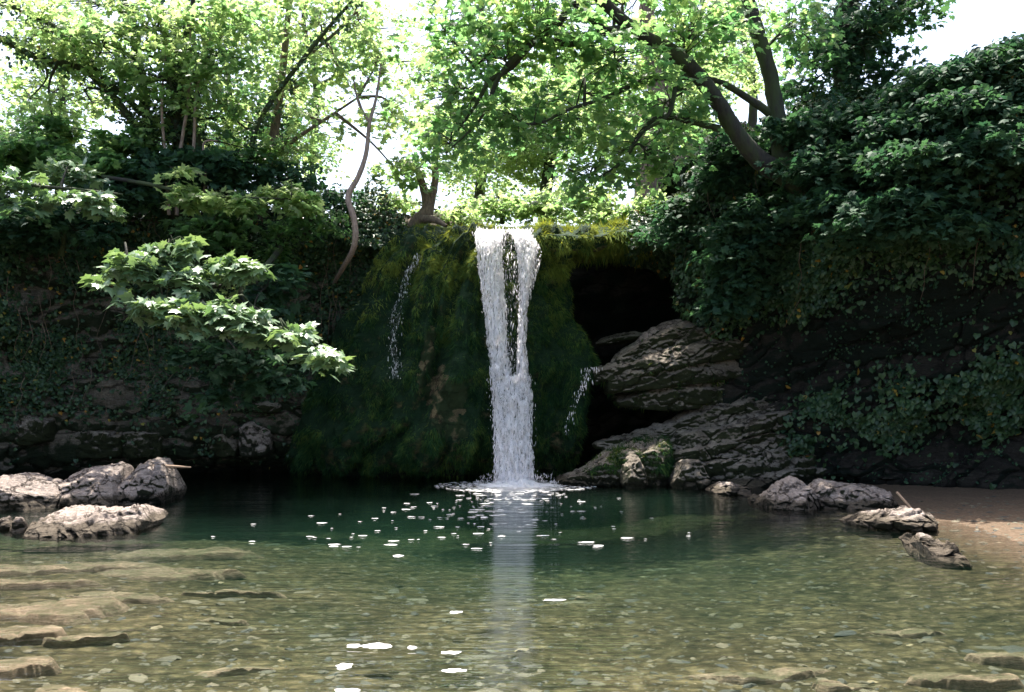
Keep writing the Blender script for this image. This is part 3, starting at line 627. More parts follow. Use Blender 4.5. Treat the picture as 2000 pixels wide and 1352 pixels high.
# submerged flat slabs and stones
def flatrock(name, px, py, w_, d_, h_, top, seed, label, cat='slab', mat='slab', rot=0., group=None):
    Yc = F * (H - top) / (py - HY); rs = np.random.RandomState(seed); w_ *= 1.5; d_ *= 1.65
    n, m = 120, 40
    th = np.linspace(0, 2 * np.pi, n, endpoint=False); r = np.linspace(0, 1, m) ** .8
    T, Rr = np.meshgrid(th, r, indexing='ij')
    k = rs.randint(5, 8); va = np.sort(rs.rand(k) * 6.283); vr = .65 + .6 * rs.rand(k); vx, vy = np.cos(va) * vr, np.sin(va) * vr
    # angular polygon outline
    out = np.full(n, 9.)
    for a in range(k):
        x1, y1, x2, y2 = vx[a], vy[a], vx[(a + 1) % k], vy[(a + 1) % k]
        den = np.cos(th) * (y2 - y1) - np.sin(th) * (x2 - x1); t = (x1 * (y2 - y1) - y1 * (x2 - x1)) / np.where(abs(den) < 1e-6, 1e-6, den)
        px_, py_ = np.cos(th) * t, np.sin(th) * t
        u = ((px_ - x1) * (x2 - x1) + (py_ - y1) * (y2 - y1)) / ((x2 - x1) ** 2 + (y2 - y1) ** 2)
        out = np.where((t > 0) & (u >= -.01) & (u <= 1.01), np.minimum(out, t), out)
    out = np.where(out > 3, .8, out); out = np.convolve(np.concatenate([out[-4:], out, out[:4]]), np.ones(9) / 9, 'valid')
    out = out * (1 + .12 * perlin(np.stack([np.cos(th) * 4 + seed, np.sin(th) * 4, 0 * th], -1)))
    x = w_ / 2 * np.cos(T) * Rr * out[:, None]; y = d_ / 2 * np.sin(T) * Rr * out[:, None]
    prof = np.clip((1 - Rr) * 7, 0, 1) ** .7
    jx = .08 * fbm(np.stack([x * 1.2 + seed, y * 1.2, 0 * x], -1), 2); jy = .05 * fbm(np.stack([x * 1.3, y * 1.3 + seed, 0 * x + 3], -1), 2); x = x + jx * Rr; y = y + jy * Rr
    G = np.stack([x * math.cos(rot) - y * math.sin(rot), x * math.sin(rot) + y * math.cos(rot), 0 * x], -1)
    h_ = h_ * .72; z = prof * h_ * (1 - .5 * (y / d_ + .5)) + .022 * fbm(G * 3 + seed, 4) * prof - .02 * cracks(G * 3 + seed, 2, .12) * prof
    bed = float(ground_z(np.array([(px - 1000) / F * Yc]), np.array([Yc]))[0])
    G[..., 2] = np.minimum(bed + z * .95 - .004, -.010) - .03 * (1 - prof)
    G += np.array([(px - 1000) / F * Yc, Yc, 0])
    V = G.reshape(-1, 3); a = np.arange(n * m).reshape(n, m)
    b = np.roll(a, -1, 0); Fc = np.stack([a[:, :-1], b[:, :-1], b[:, 1:], a[:, 1:]], -1).reshape(-1, 4)
    return tag(mesh(name, V, Fc, M[mat]), label, cat, group)
SUB = [(110, 1092, 2.1, .7, .10, -.015, 'broad brown submerged slab just below the grooved slab'),
       (350, 1060, 1.2, .45, .10, -.05, 'tan submerged slab reaching farthest into the green water'),
       (340, 1100, 1.3, .5, .10, -.04, 'submerged slab below the farthest tan one, with dark front edge'),
       (85, 1180, 1.45, .8, .12, -.01, 'largest submerged brown slab near the left edge'),
       (25, 1235, .6, .5, .14, -.02, 'rounded submerged rock under the largest slab, at the left edge'),
       (180, 1232, .42, .28, .13, -.015, 'submerged wedge-shaped rock in the left shallows'),
       (60, 1345, .75, .4, .12, -.015, 'submerged tan slab in the bottom left corner'),
       (30, 1128, 1.2, .35, .11, -.02, 'narrow brown submerged slab between the broad one and the largest one'),
       (215, 1150, .8, .3, .08, -.03, 'thin submerged plate touching the right end of the largest slab'),
       (10, 1290, .6, .3, .11, -.02, 'brown submerged block above the corner slab'),
       (420, 1135, .7, .25, .09, -.03, 'tan submerged plate at the edge of the green water'),
       (1890, 1290, .62, .26, .12, -.015, 'dark-fronted submerged rock near the bottom right'),
       (1960, 1245, .55, .22, .11, -.02, 'submerged rock touching the right edge'),
       (1500, 1290, .8, .2, .06, -.07, 'long olive submerged slab in the lower right shallows'),
       (1760, 1200, .5, .2, .08, -.05, 'dim submerged rock below the cracked cream rock'),
       (450, 1290, .5, .16, .06, -.07, 'flat olive submerged stone in the lower left shallows'),
       (640, 1345, .42, .14, .06, -.07, 'flat submerged stone at the bottom, left of the reflection'),
       (1160, 1133, .3, .12, .05, -.10, 'small dark submerged stone right of the reflection'),
       (430, 1195, .4, .14, .06, -.08, 'dim flat submerged stone mid left'),
       (1640, 1310, .4, .15, .06, -.06, 'tan submerged stone left of the dark-fronted rock')]
for k, (px, py, a, b, h_, t, lab) in enumerate(SUB):
    flatrock('submerged_rock', px, py, a, b, h_, t, 40 + k, lab, 'rock', 'slab', rot=(.15 if k % 2 else -.1))
# gravel on the bed
def gravel():
    rs = np.random.RandomState(5); n = 9000
    y = 4.9 + 8.5 * rs.rand(n) ** 1.6; x = (rs.rand(n) - .5) * 2.25 * y * .5145 * 1.0
    xb = 4.9 + 3.4 * rs.rand(900); yb = 9 + 5.0 * rs.rand(900); x = np.concatenate([x, xb]); y = np.concatenate([y, yb])
    z = ground_z(x, y); ok = z < .3; x, y, z = x[ok], y[ok], z[ok]; n = len(x)
    s = .007 + .030 * rs.rand(n) ** 5 + np.where(rs.rand(n) < .012, .05 * rs.rand(n) + .02, 0)
    base = []
    for th in np.linspace(0, 2 * np.pi, 7, endpoint=False): base.append((math.cos(th), math.sin(th), 0))
    B = np.array(base + [(.5, .3, .5), (-.5, .35, .5), (0, -.5, .5)]); 
    T = []
    tops = [7, 7, 8, 8, 9, 9, 9]
    for i in range(7):
        j = (i + 1) % 7; T.append((i, j, tops[i]))
        if tops[i] != tops[j]: T.append((j, tops[j], tops[i]))
    T.append((7, 8, 9))
    T = np.array(T)
    J = B[None] * (1 + .35 * rs.normal(size=(n, len(B), 1)) * .5)
    a = rs.rand(n) * 6.28; ca, sa = np.cos(a), np.sin(a)
    sx = (s * (1 + rs.rand(n)))[:, None]; sy = (s * (.7 + .5 * rs.rand(n)))[:, None]; sz = np.minimum(s * .6, .022)[:, None]
    X = J[..., 0] * sx; Yy = J[..., 1] * sy; Z = J[..., 2] * sz
    W = np.stack([X * ca[:, None] - Yy * sa[:, None] + x[:, None], X * sa[:, None] + Yy * ca[:, None] + y[:, None], Z + z[:, None]], -1)
    Fc = (T[None] + (np.arange(n) * len(B))[:, None, None]).reshape(-1, 3)
    m, N, L = newmat('pebble'); at_ = N.new('ShaderNodeAttribute'); at_.attribute_name = 'v'
    r = ramp(N, [(0, (.025, .028, .026)), (.35, (.065, .058, .038)), (.8, (.10, .084, .05)), (.985, (.12, .10, .065)), (1, (.24, .19, .11))]); L.new(at_.outputs['Fac'], r.inputs[0])
    p = N.new('ShaderNodeBsdfPrincipled'); p.inputs['Roughness'].default_value = .8; L.new(r.outputs[0], p.inputs['Base Color'])
    o = N.new('ShaderNodeOutputMaterial'); L.new(p.outputs[0], o.inputs[0])
    tag(mesh('gravel', W.reshape(-1, 3), Fc, m, None, False, np.repeat(rs.rand(n), len(T))), 'loose stones scattered over the pool bed', 'gravel', None, 'stuff')
gravel()

# ------------------------------------------------------------------ waterfall
fall = empty('waterfall', at(1000, 945, 16.6), 'white waterfall pouring over the mossy rock in two strands that join', 'waterfall')
# (py, left, right, Y)
LS = [(449, 929, 985, 17.75), (458, 928, 982, 17.25), (480, 930, 980, 17.05), (540, 936, 984, 16.95), (600, 944, 988, 16.88), (680, 953, 992, 16.8), (740, 958, 1000, 16.75)]
RS = [(449, 985, 1036, 17.75), (458, 1000, 1038, 17.25), (480, 1006, 1050, 17.1), (520, 1012, 1044, 17.0), (600, 1014, 1030, 16.88), (680, 1010, 1028, 16.8), (740, 1008, 1034, 16.75)]
CS = [(735, 957, 1036, 16.76), (790, 962, 1040, 16.7), (860, 964, 1040, 16.65), (920, 966, 1042, 16.6), (948, 968, 1044, 16.6)]
MS = [(449, 970, 1020, 17.8), (458, 975, 1012, 17.35), (520, 978, 1018, 17.1), (600, 982, 1016, 17.0), (700, 988, 1014, 16.9), (760, 994, 1010, 16.85)]
SS = [(470, 1036, 1040, 17.3), (488, 1036, 1058, 17.2), (520, 1036, 1054, 17.15), (560, 1030, 1042, 17.1), (600, 1026, 1032, 17.0)]
def sheet(name, tr, mat, seed, bulge=.14, nu=40, nv=150, amp=.05):
    tr = np.array(tr, float); t = np.linspace(0, len(tr) - 1, nv); T = cat_interp(tr, t)
    u = np.linspace(0, 1, nu)
    jit = 3.5 * perlin(np.stack([T[:, 0] * .05, 0 * t + seed, 0 * t], -1)); jit2 = 3.5 * perlin(np.stack([T[:, 0] * .05, 0 * t + seed + 9, 0 * t], -1))
    Lx = T[:, 1] + jit; Rx = T[:, 2] + jit2
    px = Lx[None] + (Rx - Lx)[None] * u[:, None]; Yy = T[:, 3][None] - bulge * (1 - (2 * u[:, None] - 1) ** 2)
    Yy = Yy + amp * fbm(np.stack([px * .09, T[:, 0][None] * .03 + 0 * px, 0 * px + seed], -1), 3)
    G = np.stack([(px - 1000) / F * Yy, Yy, H - (T[:, 0][None] + 0 * px - HY) / F * Yy], -1)
    o = mesh(name, G, grid_faces(nu, nv), M[mat]); under(fall, o); return G
def blobs(n, seed, tracks, smin, smax, name, edge=0.0, spread=.1):
    """stretched water lumps lying in the strands"""
    rs = np.random.RandomState(seed)
    B = np.array([(0, 0, 1), (1, 0, 0), (0, 1, 0), (-1, 0, 0), (0, -1, 0), (0, 0, -1)], float)
    T = np.array([(0, 1, 2), (0, 2, 3), (0, 3, 4), (0, 4, 1), (5, 2, 1), (5, 3, 2), (5, 4, 3), (5, 1, 4)])
    P = []
    for tr, cnt in tracks:
        tr = np.array(tr, float); t = rs.rand(cnt) * (len(tr) - 1)
        py, l, r, y = [np.interp(t, np.arange(len(tr)), tr[:, k]) for k in range(4)]
        u = rs.rand(cnt) * (1 + 2 * edge) - edge; px = l + (r - l) * u
        Yy = y - .14 * (1 - (2 * u - 1) ** 2) - spread * rs.rand(cnt)
        P.append(np.stack([(px - 1000) / F * Yy, Yy, H - (py - HY) / F * Yy], -1))
    P = np.concatenate(P); n = len(P); s = smin + (smax - smin) * rs.rand(n) ** 2
    st = 2.2 + 5.5 * rs.rand(n)
    tilt = rs.normal(size=n) * .16
    J = B[None] * (1 + .3 * rs.normal(size=(n, 6, 1)))
    X = J[..., 0] * s[:, None] + tilt[:, None] * J[..., 2] * (s * st)[:, None]; Yy = J[..., 1] * s[:, None]; Z = J[..., 2] * (s * st)[:, None]
    W = np.stack([X, Yy, Z], -1) + P[:, None]
    under(fall, mesh(name, W.reshape(-1, 3), (T[None] + (np.arange(n) * 6)[:, None, None]).reshape(-1, 3), M['drop'], None, True))['kind'] = 'stuff'
sheet('water_strand', LS, 'fall', 1); sheet('water_strand', RS, 'fall', 2); sheet('water_strand', CS, 'fall', 3, nu=50)
for tr_, sd_ in ((LS, 11), (RS, 12), (CS, 13)): sheet('water_strand', [(a, b + 5, c - 4, y - .09) for a, b, c, y in tr_], 'fall', sd_, .1, amp=.07)
sheet('water_veil', MS, 'veil', 4, .05); sheet('water_veil', SS, 'veil', 5, .05)
blobs(0, 3, [(LS, 1150), (RS, 800), (CS, 1350), (MS, 190), (SS, 220)], .0035, .012, 'spray', .02, .05)
blobs(0, 4, [(LS, 160), (RS, 160), (CS, 330)], .0025, .007, 'droplets', .12, .2)
blobs(0, 6, [([(925, 950, 1062, 16.5), (952, 930, 1090, 16.5)], 300)], .002, .006, 'droplets', .1, .5)
# splash mound
def splash():
    n, m = 90, 30; th = np.linspace(0, 2 * np.pi, n, endpoint=False); r = np.linspace(0, 1, m)
    T, Rr = np.meshgrid(th, r, indexing='ij')
    x = Rr * .8 * np.cos(T); y = Rr * .5 * np.sin(T)
    z = .13 * np.exp(-(Rr * 2.6) ** 2) + .07 * fbm(np.stack([x * 6, y * 6, 0 * x], -1), 3) * (1 - Rr ** 2) + .03 * (1 - Rr) - .01
    z = z - .05 * smooth(.6, 1, Rr + .35 * perlin(np.stack([x * 4, y * 4, 0 * x], -1)))
    G = np.stack([x + .06, y + 16.55, z], -1); a = np.arange(n * m).reshape(n, m); b = np.roll(a, -1, 0)
    under(fall, mesh('splash', G, np.stack([a[:, :-1], b[:, :-1], b[:, 1:], a[:, 1:]], -1).reshape(-1, 4), M['foam']))
splash()
# side trickles
def trickle(st, seed, label):
    G = None
    root = empty('trickle', at(st[-1][0], st[-1][1], st[-1][2]), label, 'trickle')
    rs = np.random.RandomState(seed); B = np.array([(0, 0, 1), (1, 0, 0), (0, 1, 0), (-1, 0, 0), (0, -1, 0), (0, 0, -1)], float)
    T = np.array([(0, 1, 2), (0, 2, 3), (0, 3, 4), (0, 4, 1), (5, 2, 1), (5, 3, 2), (5, 4, 3), (5, 1, 4)])
    st = np.array(st, float); n = int(st[0][4]); t = rs.rand(n) * (len(st) - 1)
    px, py, Yy, wd = [np.interp(t, np.arange(len(st)), st[:, k]) for k in range(4)]
    px = px + wd * rs.normal(size=n) * .5; py = py + rs.normal(size=n) * 2; s = .005 + .013 * rs.rand(n) ** 2
    gx, gy = pxy(GA); gx, gy, gf = gx[::2, ::2].ravel(), gy[::2, ::2].ravel(), GA[::2, ::2].reshape(-1, 3)
    near = np.array([np.argmin((gx - a) ** 2 + (gy - b) ** 2) for a, b in zip(px, py)]); Yy = np.where((px < 1100), gf[near, 1] - .04, Yy)
    P = np.stack([(px - 1000) / F * Yy, Yy - .05 * rs.rand(n), H - (py - HY) / F * Yy], -1); s = s * .55
    J = B[None] * (1 + .3 * rs.normal(size=(n, 6, 1))) * s[:, None, None] * np.array([1, 1, 4.0])
    V = (J + P[:, None] ).reshape(-1, 3)
    nv = 120; tt = np.linspace(0, len(st) - 1, nv); cx, cy, cY, cw = [np.interp(tt, np.arange(len(st)), st[:, k]) for k in range(4)]
    for q in range(3):
        ox = cx + cw * .6 * perlin(np.stack([cy * .02, 0 * cy + q * 7.3, 0 * cy], -1)) + (q - 1) * cw * .35; ww = cw * (.16 + .22 * np.abs(perlin(np.stack([cy * .05, 0 * cy + q, 0 * cy], -1))))
        gg = []
        for k_ in (-1, -.3, .3, 1):
            X_ = ox + ww * k_; ny = np.array([gf[np.argmin((gx - a) ** 2 + (gy - b) ** 2), 1] for a, b in zip(X_, cy)]); Yz = np.where(X_ < 1100, ny - .05, cY - .02)
            gg.append(np.stack([(X_ - 1000) / F * Yz, Yz, H - (cy - HY) / F * Yz], -1))
        gg = np.stack(gg); under(root, mesh('water_thread', gg, grid_faces(4, nv), M['veil']))
    under(root, mesh('water', V, (T[None] + (np.arange(n) * 6)[:, None, None]).reshape(-1, 3), M['drop'], None, True))['kind'] = 'stuff'
trickle([(818, 500, 17.15, 9, 230), (795, 540, 17.05, 12, 0), (775, 600, 16.98, 14, 0), (768, 680, 16.95, 14, 0), (775, 740, 16.95, 12, 0)], 1, 'thin broken trickle down the moss left of the main fall')
trickle([(1165, 718, 17.2, 14, 130), (1150, 725, 17.1, 12, 0), (1140, 755, 17.0, 10, 0), (1125, 780, 16.95, 10, 0), (1105, 850, 16.9, 8, 0)], 2, 'small trickle spilling off the layered ledge right of the main fall')
# floating foam
def foam():
    rs = np.random.RandomState(9); n = 250
    k = rs.rand(n)
    r = .6 + 4.2 * rs.rand(n) ** 1.7; a = rs.uniform(-1.05, 1.05, n)
    r = .6 + 6.0 * rs.rand(n) ** 1.5; x = .05 + rs.normal(size=n) * (.45 + .17 * r) * .8 - .10 * r * (r > 1.5); y = 16.4 - r * .98
    ok = (y < 16.5) & (y > 9.5); x, y, r = x[ok], y[ok], r[ok]; n = len(x)
    s = .006 + .020 * rs.rand(n) ** 2.5
    def disks(name, x, y, s, seed, mx=1.6):
        rs = np.random.RandomState(seed); n = len(x); m = 10 if n > 1 else 28
        th = np.linspace(0, 2 * np.pi, m, endpoint=False)
        rr = np.clip(1 + .25 * rs.normal(size=(n, m)), .4, 1.5) if n > 1 else np.clip(1 + .45 * fbm(np.stack([np.cos(th) * 1.6 + seed, np.sin(th) * 1.6, 0 * th], -1), 4), .25, 2)[None]
        X = np.cos(th)[None] * rr * (s * mx)[:, None] + x[:, None]; Yy = np.sin(th)[None] * rr * s[:, None] + y[:, None]
        V = np.stack([X, Yy, np.full_like(X, .0012)], -1); top = np.stack([x, y, np.full(n, .0022)], -1)[:, None]
        V = np.concatenate([V, top], 1); i = np.arange(m)
        T = np.stack([i, (i + 1) % m, np.full(m, m)], -1)
        return mesh(name, V.reshape(-1, 3), (T[None] + (np.arange(n) * (m + 1))[:, None, None]).reshape(-1, 3), M['foam'], None, True)
    tag(disks('foam', x, y, s * 1.1, 1, 2.6), 'scattered white foam flecks drifting from the waterfall', 'foam', None, 'stuff')
    rs = np.random.RandomState(4); n = 1500; r = .35 + 1.0 * rs.rand(n) ** 1.8; a = rs.rand(n) * 6.28
    tag(disks('foam', .06 + np.cos(a) * r, 16.5 + np.sin(a) * r * .75, .008 + .018 * rs.rand(n), 2), 'dense ring of bubbles round the foot of the waterfall', 'foam', None, 'stuff')
    for k, (px, py, wd, hh, lab) in enumerate([(690, 1262, 30, 6, 'left half of the split white foam raft near the bottom'), (735, 1262, 62, 8, 'long right half of the split white foam raft near the bottom'), (805, 1265, 18, 5, 'short foam scrap just right of the split raft'),
                                               (672, 1301, 28, 10, 'round white foam patch below the split raft'), (890, 1196, 22, 5, 'white foam scrap left of the fall reflection'), (888, 1310, 50, 7, 'ragged foam patch left of the reflection near the bottom'),
                                               (880, 1275, 34, 6, 'thin foam scrap above the ragged patch'), (680, 1350, 45, 9, 'white foam patch cut by the bottom edge'), (777, 1086, 20, 6, 'lone oval foam fleck in the left middle of the pool'),
                                               (1170, 1066, 18, 4, 'lone foam fleck right of the reflection'), (1085, 1172, 40, 4, 'faint foam smear just right of the reflection')]):
        Yc = F * H / (py - HY); o = disks('foam_raft', np.array([(px - 1000) / F * Yc]), np.array([Yc]), np.array([hh / F * Yc * 2.2]), 30 + k, wd / hh / 4.4)
        tag(o, lab, 'foam', 'foam rafts floating on the near water')
foam()

# ------------------------------------------------------------------ ivy and creepers on the cliffs
def ivy(name, G, n, count, dens, seed, size, label, mat='ivy', out=.25, kind='ivy', cat='ivy', parent=None, bright=None):
    P, nn, rs = scatter(G, n, count, dens, seed)
    th = out * np.clip(.35 + fbm(P * 1.3 + seed, 3), 0, 1.4); P = P + nn * (th * rs.rand(count) ** .5)[:, None]
    D = np.array([0, 0, -1.]) * .8 + nn * .5 + rs.normal(size=(count, 3)) * .45
    Nn = nn * .9 + np.array([0, 0, .75]) + rs.normal(size=(count, 3)) * .45
    rnd = rs.rand(count) if bright is None else np.clip(rs.rand(count) * .9 + bright(P), 0, 1)
    o = leaves(name, P, D, Nn, size * (.5 + .8 * rs.rand(count)), kind, M[mat], None, rnd, seed)
    return tag(o, label, cat, None, 'stuff')
def vines(G, n, count, xr, yr, seed, label_parent):
    rs = np.random.RandomState(seed); b = Bag(); gx, gy = pxy(G)
    ok = np.argwhere((gx > xr[0]) & (gx < xr[1]) & (gy > yr[0]) & (gy < yr[1])); nv = G.shape[1]
    for _ in range(count):
        i, j = ok[rs.randint(len(ok))]; ln = rs.randint(12, 45); js = np.arange(j, min(j + ln, nv - 1), 5)
        if len(js) < 3: continue
        ii = np.clip(i + np.cumsum(rs.randint(-3, 4, len(js))), 0, G.shape[0] - 1)
        P = G[ii, js] + n[ii, js] * (.12 + .15 * rs.rand(len(js), 1)); b.tube(P, np.linspace(.007, .003, len(js)), 4, .12)
    o = b.build('vine_stems', M['brownbark'], label_parent); o['kind'] = 'stuff'
def dL(P):
    px, py = pxy(P); d = (.12 + smooth(-.3, .25, fbm(P * .9 + 4, 3))) * smooth(860, 700, py + 60 * perlin(P * 1.1)) + 1.5 * smooth(560, 430, py + 30 * perlin(P)) + .03
    d = d * (1 - .8 * np.exp(-((px - 190) / 60) ** 2 - ((py - 600) / 60) ** 2)) * (1 - .9 * np.exp(-((px - 10) / 40) ** 2 - ((py - 450) / 60) ** 2))
    return d * smooth(930, 860, py) * smooth(800, 760, px)
iv = ivy('ivy', GL, NL, 125000, dL, 21, .075, 'dark ivy curtain over the left cliff, some leaves yellow', out=.35)
vines(GL, NL, 60, (0, 700), (420, 760), 3, iv)
def dL2(P):
    px, py = pxy(P); return np.exp(-((px - 620) / 130) ** 2 - ((py - 470) / 85) ** 2) + .8 * np.exp(-((px - 720) / 60) ** 2 - ((py - 450) / 55) ** 2)
ivy('ivy', GL, NL, 30000, dL2, 22, .07, 'glossy dense ivy bush at the cliff top left of the waterfall', out=.9)
def dR(P):
    px, py = pxy(P); lim = np.interp(px, [1340, 1400, 1500, 1700, 1850, 2000], [600, 590, 560, 500, 470, 440])
    return smooth(lim + 120, lim - 100, py + 90 * perlin(P * .8)) * (.25 + smooth(-.3, .3, fbm(P * .9, 3)))
iv = ivy('ivy', GR, NR, 110000, dR, 23, .085, 'thick ivy and creeper hanging over the upper right cliff', out=.32)
vines(GR, NR, 10, (1360, 2000), (300, 520), 4, iv)
def dR2(P):
    px, py = pxy(P); q = 840 - .12 * (px - 1500)
    return (np.exp(-((py - q) / 55) ** 2) * smooth(1510, 1570, px) * (.1 + smooth(-.1, .4, fbm(P * 1.2, 3))) + .6 * np.exp(-((px - 1970) / 50) ** 2 - ((py - 730) / 50) ** 2))
ivy('ivy', GR, NR, 6000, dR2, 24, .10, 'loose low ivy patch above the right shore with yellow leaves', out=.3)
def dR3(P): return .15 + np.clip(fbm(P * 1.2, 3), 0, 1)
ivy('undergrowth', GR, NR, 9000, dR3, 25, .05, 'sparse small plants and moss tufts on the dark right cliff', mat='dark', out=.06, cat='undergrowth')
ivy('ivy', Gl, nl, 15000, lambda P: smooth(1215, 1270, pxy(P)[0]), 26, .07, 'dark ivy mound on the rock lip above the hollow', out=.55)

# ------------------------------------------------------------------ trees
def spray_leaves(C, ntot, seed, size, rad, droop=.25, toward=None):
    """leafy sprays: centres C (k,3); returns P,D,N,S"""
    rs = np.random.RandomState(seed); k = len(C); per = rs.multinomial(ntot, np.ones(k) / k)
    idx = np.repeat(np.arange(k), per); n = len(idx)
    tilt = rs.normal(size=(k, 2)) * .22; a = rs.rand(n) * 6.283; r = rad * np.sqrt(rs.rand(n)) * (.5 + rs.rand(k))[idx]
    ax = rs.rand(k)[idx] * np.pi; el = .6
    dx, dy = np.cos(a) * r, np.sin(a) * r * el; x = dx * np.cos(ax) - dy * np.sin(ax); y = dx * np.sin(ax) + dy * np.cos(ax)
    z = tilt[idx, 0] * x + tilt[idx, 1] * y - droop * r * r / rad + rs.normal(size=n) * .06 * rad * 2
    P = C[idx] + np.stack([x, y, z], -1)
    D = np.stack([x, y, -.25 * r - .1 * rad], -1) / rad + rs.normal(size=(n, 3)) * np.array([.6, .6, .3])
    Nn = np.stack([-tilt[idx, 0], -tilt[idx, 1], np.ones(n)], -1) + rs.normal(size=(n, 3)) * .38
    return P, D, Nn, size * (.55 + .75 * rs.rand(n)), idx, per
def tree(name, label, cat, stems, blobs_, seed, leaf='maple', lmat='maple', size=.15, rad=.45, bark='bark', perspray=22, group=None, ivyclad=0, light=None, twigr=.012, thin=.62):
    """stems: list of (points [(px,py,Y)], radii_in_px, partname); blobs: (px,py,Y,rx,ry_px,depth_m,nsprays)"""
    rs = np.random.RandomState(seed)
    base = at(*stems[0][0][0]) if stems else at(*blobs_[0][:3])
    root = empty(name, base, label, cat, group)
    skel = []
    for pts, rad_, part in stems:
        P = np.array([at(*p) for p in pts]); rr = [r / F * p[2] for r, p in zip(rad_, pts)]
        b = Bag(); b.tube(P, rr, 12, .07, .12); under(root, b.build(part, M[bark]))
        skel.append(cat_interp(P, np.linspace(0, len(P) - 1, 6 * len(P))))
    tips = []
    tw = Bag(); perspray *= thin
    for px, py, Yb, rx, ry, dep, ns in blobs_:
        q = rs.normal(size=(ns, 3)); q /= np.linalg.norm(q, axis=1)[:, None]; q *= rs.rand(ns, 1) ** .4
        c = at(px, py, Yb) + q * np.array([rx / F * Yb, dep, ry / F * Yb])
        tips.append(c)
        if skel:
            S = np.concatenate(skel); bc = at(px, py, Yb); j = np.argmin(np.linalg.norm((S - bc) * [1, .6, 1], axis=1) + rs.rand(len(S)) * .3)
            s0 = S[j]; mid = (s0 + bc) / 2 + rs.normal(size=3) * .12 + [0, 0, .12]
            L = np.linalg.norm(bc - s0)
            tw.tube([s0, mid, bc], [twigr * 2.2 * (1 + L * .3), twigr * 1.6, twigr], 6, .15)
            line = cat_interp(np.array([s0, mid, bc]), np.linspace(.4, 2, 8))
        else: line = at(px, py, Yb)[None]
        for cc in c:
            j = np.argmin(np.linalg.norm(line - cc, axis=1)); s1 = line[j]; m_ = (s1 + cc) / 2 + rs.normal(size=3) * .05 + [0, 0, .05]
            tw.tube([s1, m_, cc], [twigr * .8, twigr * .55, twigr * .3], 4, .25)
    C = np.concatenate(tips)
    P, D, Nn, S, idx, per = spray_leaves(C, int(len(C) * perspray), seed + 1, size, rad)
    k = rs.rand(len(C))[idx] * .55 + rs.rand(len(P)) * .45
    if light is not None: k = np.clip(k + light(P), 0, 1)
    if tw.V: under(root, tw.build('twigs', M[bark]))
    under(root, leaves('crown', P, D, Nn, S, leaf, M[lmat], None, k, seed))
    if ivyclad:
        Sk = np.concatenate(skel); j = rs.randint(0, len(Sk), ivyclad); o_ = rs.normal(size=(ivyclad, 3)); o_ /= np.linalg.norm(o_, axis=1)[:, None]
        Pp = Sk[j] + o_ * (.10 + .12 * rs.rand(ivyclad, 1)) + rs.normal(size=(ivyclad, 3)) * [0, 0, .1]
        under(root, leaves('ivy', Pp, np.array([0, 0, -1.]) + o_ * .5 + rs.normal(size=(ivyclad, 3)) * .3, o_ + rs.normal(size=(ivyclad, 3)) * .4, .07 * (.6 + .7 * rs.rand(ivyclad)), 'ivy', M['ivy'], None, rs.rand(ivyclad), seed))
    return root

DARKCOL = [(330, 250, 18.5, 90, 60, .5, 46), (400, 170, 18.6, 70, 60, .5, 26), (270, 160, 18.6, 60, 60, .5, 22), (350, 340, 18.5, 110, 40, .5, 40), (540, 250, 18.9, 40, 70, .4, 18), (120, 110, 18.4, 60, 30, .5, 12)]
